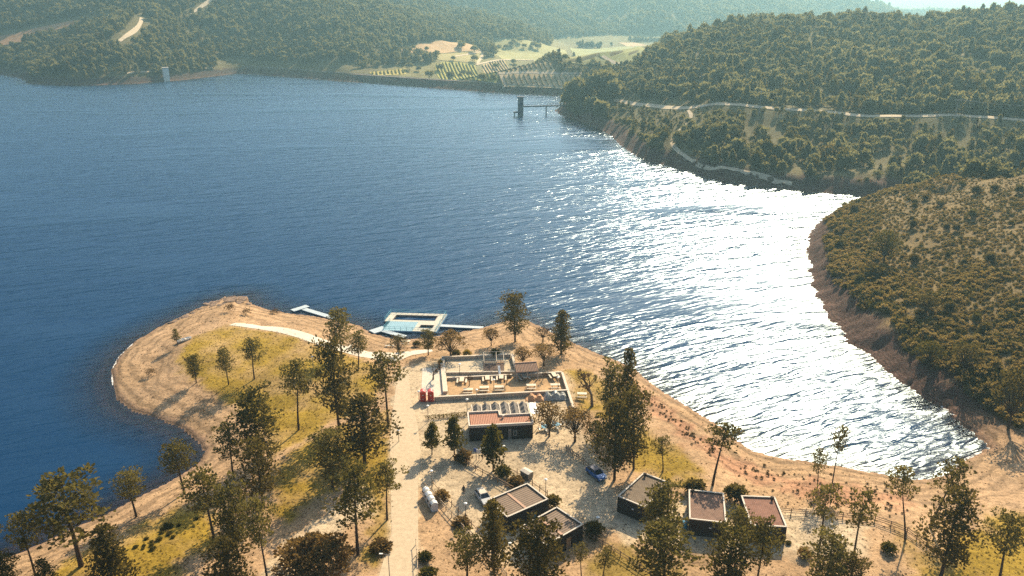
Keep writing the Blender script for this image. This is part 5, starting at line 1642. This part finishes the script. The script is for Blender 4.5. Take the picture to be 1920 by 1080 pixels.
def person(x, y, z, rz_, label):
    e = empty('person', (x, y, z), rz_); tag(e, label, 'person')
    J = {'pel': ((0, 0, .98), .155), 'waist': ((0, 0, 1.12), .135), 'chest': ((0, -.01, 1.34), .165), 'neck': ((0, 0, 1.50), .06), 'head': ((0, -.02, 1.62), .095), 'top': ((0, -.01, 1.72), .08), 'nose': ((0, -.12, 1.62), .022),
         'hl': ((-.10, 0, .92), .095), 'kl': ((-.12, -.05, .50), .065), 'al': ((-.12, .04, .09), .045), 'tl': ((-.13, -.13, .04), .035),
         'hr': ((.10, 0, .92), .095), 'kr': ((.11, .02, .50), .065), 'ar': ((.12, .10, .09), .045), 'tr': ((.13, -.06, .04), .035),
         'sl': ((-.20, 0, 1.42), .068), 'el': ((-.27, .03, 1.14), .048), 'wl': ((-.25, -.08, .90), .036), 'fl': ((-.24, -.11, .80), .03),
         'sr': ((.20, 0, 1.42), .068), 'er': ((.27, .03, 1.14), .048), 'wr': ((.25, -.08, .90), .036), 'fr': ((.24, -.11, .80), .03)}
    E_ = [('pel','waist'),('waist','chest'),('chest','neck'),('neck','head'),('head','top'),('head','nose'),('pel','hl'),('hl','kl'),('kl','al'),('al','tl'),('pel','hr'),('hr','kr'),('kr','ar'),('ar','tr'),('chest','sl'),('sl','el'),('el','wl'),('wl','fl'),('chest','sr'),('sr','er'),('er','wr'),('wr','fr')]
    names = list(J); me = bpy.data.meshes.new('body')
    me.from_pydata([J[k][0] for k in names], [(names.index(a), names.index(b)) for a, b in E_], [])
    o = link('body', me, e)
    sk = o.modifiers.new('skin', 'SKIN'); ss = o.modifiers.new('smooth', 'SUBSURF'); ss.levels = ss.render_levels = 2
    for k, sv in enumerate(me.skin_vertices[0].data):
        sv.radius = (J[names[k]][1],) * 2; sv.use_root = names[k] == 'pel'
    m = N('clothed_figure'); tc = m.n('TexCoord'); sp_ = m.n('SeparateXYZ'); m.l(tc.outputs['Object'], sp_.inputs[0])
    c_ = m.ramp(m.math('DIVIDE', sp_.outputs[2], 1.8), [(0.0, (.02, .018, .016)), (.045, (.035, .035, .045)), (.53, (.035, .035, .045)), (.535, (.05, .038, .03)), (.82, (.05, .038, .03)), (.84, (.42, .26, .19))])
    c_.node.color_ramp.interpolation = 'CONSTANT'; m.principled(c_, .8, .2); me.materials.append(m.mat)
    mb = MB(); lathe(mb, [(.105, 1.60), (.118, 1.66), (.10, 1.74), (.04, 1.78)], (0, .02, 0), 10); mb.build('hair', plain('dark_hair', (.02, .015, .012), .7, .3), e)
p = at(869.6, 927.5, 3.0)
person(p[0], p[1], gz(p[0], p[1]) + .02, .5, 'person in dark clothes standing alone on the pale parking ground')

p = ground(346, 639)
e = empty('rowing_boat', (p[0], p[1], p[2] + .05), .75); tag(e, 'small white boat lying on the sand beside the lone pine', 'boat')
vs, fs = [], []; n_ = 9
for i in range(n_):
    t = i / (n_ - 1); x_ = -1.7 + 3.4 * t; w_ = .62 * math.sin(math.pi * (.22 + .78 * t)) ** .6 if t < .98 else .03
    vs += [(x_, -w_, .5 + .1 * t * t), (x_, -w_ * .7, .1), (x_, 0, 0.02), (x_, w_ * .7, .1), (x_, w_, .5 + .1 * t * t)]
fs = [(i * 5 + k, (i + 1) * 5 + k, (i + 1) * 5 + k + 1, i * 5 + k + 1) for i in range(n_ - 1) for k in range(4)] + [(0, 1, 2, 3, 4)]
mb = MB(); mb.add(vs, fs); o = mb.build('hull', M_WHITE, e); sm = o.modifiers.new('thick', 'SOLIDIFY'); sm.thickness = .05
for xx in (-.8, .3):
    mb = MB(); mb.box((xx, 0, .40), (.28, 1.02, .05)); mb.build('seat', M_COPING, e)

# ------------------------------------------------------------------ floating pool and jetties
M_DECKBLUE = striped('blue_deck', (.30, .48, .54), (.22, .38, .45), 0, .5, .7, .02)
M_DECKPALE = striped('pale_deck', (.62, .58, .46), (.52, .48, .38), 0, .4, .75, .02)
M_TEAL = plain('teal_paint', (.08, .30, .36), .5, .4, 0, .12, 2)
M_FLOAT = plain('float_blue', (.05, .14, .24), .6, .3, 0, .15, 1)
M_JETTY = striped('jetty_boards', (.56, .62, .62), (.44, .50, .52), 1, .4, .7, .02)
zt = .45
A, B, C_ = at(733.5, 586, zt), at(838, 589, zt), at(817, 622, zt)
ux = Vector((B[0]-A[0], B[1]-A[1])); W = ux.length; rzp = math.atan2(ux.y, ux.x)
dv = Vector((C_[0]-B[0], C_[1]-B[1])); D_ = abs(-math.sin(rzp) * dv.x + math.cos(rzp) * dv.y)
pe = empty('floating_pool', (A[0], A[1], 0), rzp); tag(pe, 'floating pool platform with blue deck, one large and one small basin', 'floating pool')
# local: x along far edge, y negative toward the beach; slightly slanted plan
sl = (math.cos(rzp) * dv.x + math.sin(rzp) * dv.y) / D_
def pl(x_, y_): return (x_ + sl * y_, -y_)
def deckrect(mb, x0, x1, y0, y1, z0_, z1_, mi=0):
    mb.prism([pl(x0, y1), pl(x1, y1), pl(x1, y0), pl(x0, y0)], z0_, z1_, mi)
yh = D_ * .50
big = (W * .13, W * .86, D_ * .13, D_ * .40)
sm_ = (W * .68, W * .90, D_ * .66, D_ * .82)
mb = MB()
deckrect(mb, 0, W, 0, big[2], .05, zt); deckrect(mb, 0, W, big[3], yh, .05, zt)
deckrect(mb, 0, big[0], big[2], big[3], .05, zt); deckrect(mb, big[1], W, big[2], big[3], .05, zt)
xq = W * .60
deckrect(mb, xq, W, yh, sm_[2], .05, zt); deckrect(mb, xq, W, sm_[3], D_, .05, zt)
deckrect(mb, xq, sm_[0], sm_[2], sm_[3], .05, zt); deckrect(mb, sm_[1], W, sm_[2], sm_[3], .05, zt)
mb.build('pale_deck', M_DECKPALE, pe)
mb = MB(); deckrect(mb, W * .10, xq, yh, D_, .05, zt - .01); mb.build('blue_deck', M_DECKBLUE, pe)
def pool(b, nm):
    mb = MB()
    deckrect(mb, b[0], b[1], b[2], b[3], -1.2, -1.0)
    deckrect(mb, b[0] - .12, b[0], b[2], b[3], -1.0, zt + .03); deckrect(mb, b[1], b[1] + .12, b[2], b[3], -1.0, zt + .03)
    deckrect(mb, b[0] - .12, b[1] + .12, b[2] - .12, b[2], -1.0, zt + .03); deckrect(mb, b[0] - .12, b[1] + .12, b[3], b[3] + .12, -1.0, zt + .03)
    mb.build(nm, plain('pool_liner', (.14, .085, .07), .7, .3, 0, .2, 1), pe)
pool(big, 'large_basin'); pool(sm_, 'small_basin')
mb = MB()
deckrect(mb, -.22, 0, 0, D_ * .5, -.2, zt - .1); deckrect(mb, W, W + .22, 0, D_, -.2, zt - .1); deckrect(mb, -.22, W + .22, -.25, 0, -.2, zt - .1); deckrect(mb, W * .1, W + .22, D_, D_ + .22, -.2, zt - .1)
mb.build('float_edge', M_FLOAT, pe)
def rail(pts, nm):
    mb = MB(); L_ = []
    for a, b in zip(pts[:-1], pts[1:]):
        n = max(1, int(math.hypot(b[0]-a[0], b[1]-a[1]) / 1.4))
        L_ += [(a[0] + (b[0]-a[0]) * k / n, a[1] + (b[1]-a[1]) * k / n) for k in range(n)]
    L_.append(pts[-1])
    for q in L_: mb.tube((*q, zt), (*q, zt + 1.0), .05, .05, 5)
    for z_ in (.5, 1.0): mb.path([(*q, zt + z_) for q in L_], [.04] * len(L_), 4)
    mb.build(nm, M_TEAL, pe)
rail([pl(.1, D_ * .5), pl(.1, .1), pl(W - .1, .1), pl(W - .1, D_ * .36)], 'railing')
rail([pl(W - .1, D_ * .50), pl(W - .1, D_ - .1), pl(W * .11, D_ - .1), pl(W * .11, yh + .4)], 'railing')

def jetty(name, legs, w, label, mat=M_JETTY, z1_=.42):
    """Each leg a floating plank walk between two measured points."""
    A = at(*legs[0][0], z1_)
    e = empty(name, (A[0], A[1], 0)); tag(e, label, 'jetty')
    for (a, b, ww) in legs:
        P, Q = at(*a, z1_), at(*b, z1_)
        c_ = ((P[0]+Q[0]) / 2 - A[0], (P[1]+Q[1]) / 2 - A[1]); L_ = math.hypot(Q[0]-P[0], Q[1]-P[1]); rz_ = math.atan2(Q[1]-P[1], Q[0]-P[0])
        dz = .004 if (a, b, ww) != legs[0] else 0
        mb = MB(); mb.box((c_[0], c_[1], z1_ - .06 + dz), (L_, ww, .12), rz_); d_ = mb.build('walkway', mat, e)
        mb = MB(); mb.box((c_[0], c_[1], z1_ - .31), (L_ - .1, ww - .2, .36), rz_); mb.build('float', M_FLOAT, d_)
    return e
jetty('jetty', [((826,610),(906,614),1.5)], 1.5, 'straight pale jetty linking the floating pool to the shore')
jetty('jetty', [((697,622),(722,614),2.6), ((716,619),(760,631),1.6)], 2, 'bent pale pontoon lying at the beach before the floating pool')
jetty('jetty', [((548,582),(577,573),1.9), ((570,579),(626,596),1.7)], 2, 'T shaped white jetty off the grassy point')

# ------------------------------------------------------------------ shore details
M_ROCK = N('rock'); _n = M_ROCK.noise(M_ROCK.coord(), 2.2, 6, .7)
M_ROCK.principled(M_ROCK.ramp(_n, [(.3, (.10, .065, .05)), (.7, (.36, .25, .17))]), .95, .1, 0, M_ROCK.bump(_n, 1, .1)); M_ROCK = M_ROCK.mat
r = random.Random(41)
def rock_mesh(seed):
    rr = random.Random(seed); bm = bmesh.new(); bmesh.ops.create_icosphere(bm, subdivisions=2, radius=1)
    for v in bm.verts:
        k = 1 + .35 * math.sin(v.co.x * 3 + seed) * math.cos(v.co.y * 4 - seed) + rr.uniform(-.12, .12)
        v.co *= k; v.co.z *= .5
    me = bpy.data.meshes.new('rock'); bm.to_mesh(me); bm.free(); me.materials.append(M_ROCK); return me
ROCKS = [rock_mesh(k) for k in range(4)]
for q in [(388,573),(396,569),(404,571),(412,566),(420,562),(428,564),(436,560),(444,563),(452,559),(458,563),(400,577),(415,575),(430,570),(446,569),(464,570),(376,580),(362,588),(350,595),(338,600),(325,607)]:
    p = at(q[0] + r.uniform(-2, 2), q[1] + r.uniform(-1, 1), .4)
    o = link('shore_rock', r.choice(ROCKS)); s = r.uniform(.5, 1.2)
    o.location = (p[0], p[1], max(gz(p[0], p[1]), -.1)); o.scale = (s * 1.5, s, s * .7); o.rotation_euler = (0, 0, r.uniform(0, 6))
    tag(o, 'rugged brown rock at the waterline of the point', 'rock', 'rocks at the waterline of the point')

# foam line where the small waves break on the sunny shore
M_FOAM = N('foam'); _v = M_FOAM.coord(); _n = M_FOAM.noise(_v, 1.1, 4, .7)
_d = M_FOAM.n('BsdfDiffuse'); _d.inputs[0].default_value = (.75, .72, .66, 1); _t = M_FOAM.n('BsdfTransparent'); _m = M_FOAM.n('MixShader')
M_FOAM.l(M_FOAM.ramp(_n, [(.42, 0.0), (.55, 1.0)]), _m.inputs[0]); M_FOAM.l(_t.outputs[0], _m.inputs[1]); M_FOAM.l(_d.outputs[0], _m.inputs[2]); M_FOAM.l(_m.outputs[0], M_FOAM.out.inputs['Surface']); M_FOAM = M_FOAM.mat
def foam(i0, i1, w, inset, label):
    pts = [Vector((*at(*SHORE_PX[i])[:2], 0)) for i in range(i0, i1)]
    D = [pts[0]]
    for a, b in zip(pts[:-1], pts[1:]):
        n = max(1, int((b - a).length / .8)); D += [a.lerp(b, (k + 1) / n) for k in range(n)]
    vs, fs = [], []
    for i, q in enumerate(D):
        t = (D[min(i+1, len(D)-1)] - D[max(i-1, 0)]).normalized(); nr_ = Vector((-t.y, t.x, 0))
        ww = w * (1 + .6 * float(vnoise(np.array([i * .23]), np.array([.3]), 8)[0]))
        vs += [q + nr_ * (inset - ww * .5) + Vector((0, 0, .03)), q + nr_ * (inset + ww * .5) + Vector((0, 0, .03))]
    fs = [(2*i, 2*i+1, 2*i+3, 2*i+2) for i in range(len(D) - 1)]
    mb = MB(); mb.add(vs, fs); o = mb.build('foam', M_FOAM)
    return tag(o, label, kind='stuff')
foam(44, 70, .55, .15, 'thin white foam line along the sunny bay shore')
foam(14, 18, .35, .2, 'thin foam streaks at the edge of the point')

# ------------------------------------------------------------------ air
mb = MB(); mb.box((0, 3000, 205), (16000, 9400, 650))
hz = mb.build('haze', [])
m = N('haze'); pv = m.n('VolumePrincipled')
pv.inputs['Color'].default_value = (0.48, 0.86, 0.98, 1)
pv.inputs['Density'].default_value = 0.00020
pv.inputs['Anisotropy'].default_value = 0.45
m.l(pv.outputs[0], m.out.inputs['Volume'])
hz.data.materials.append(m.mat)
tag(hz, kind='stuff')
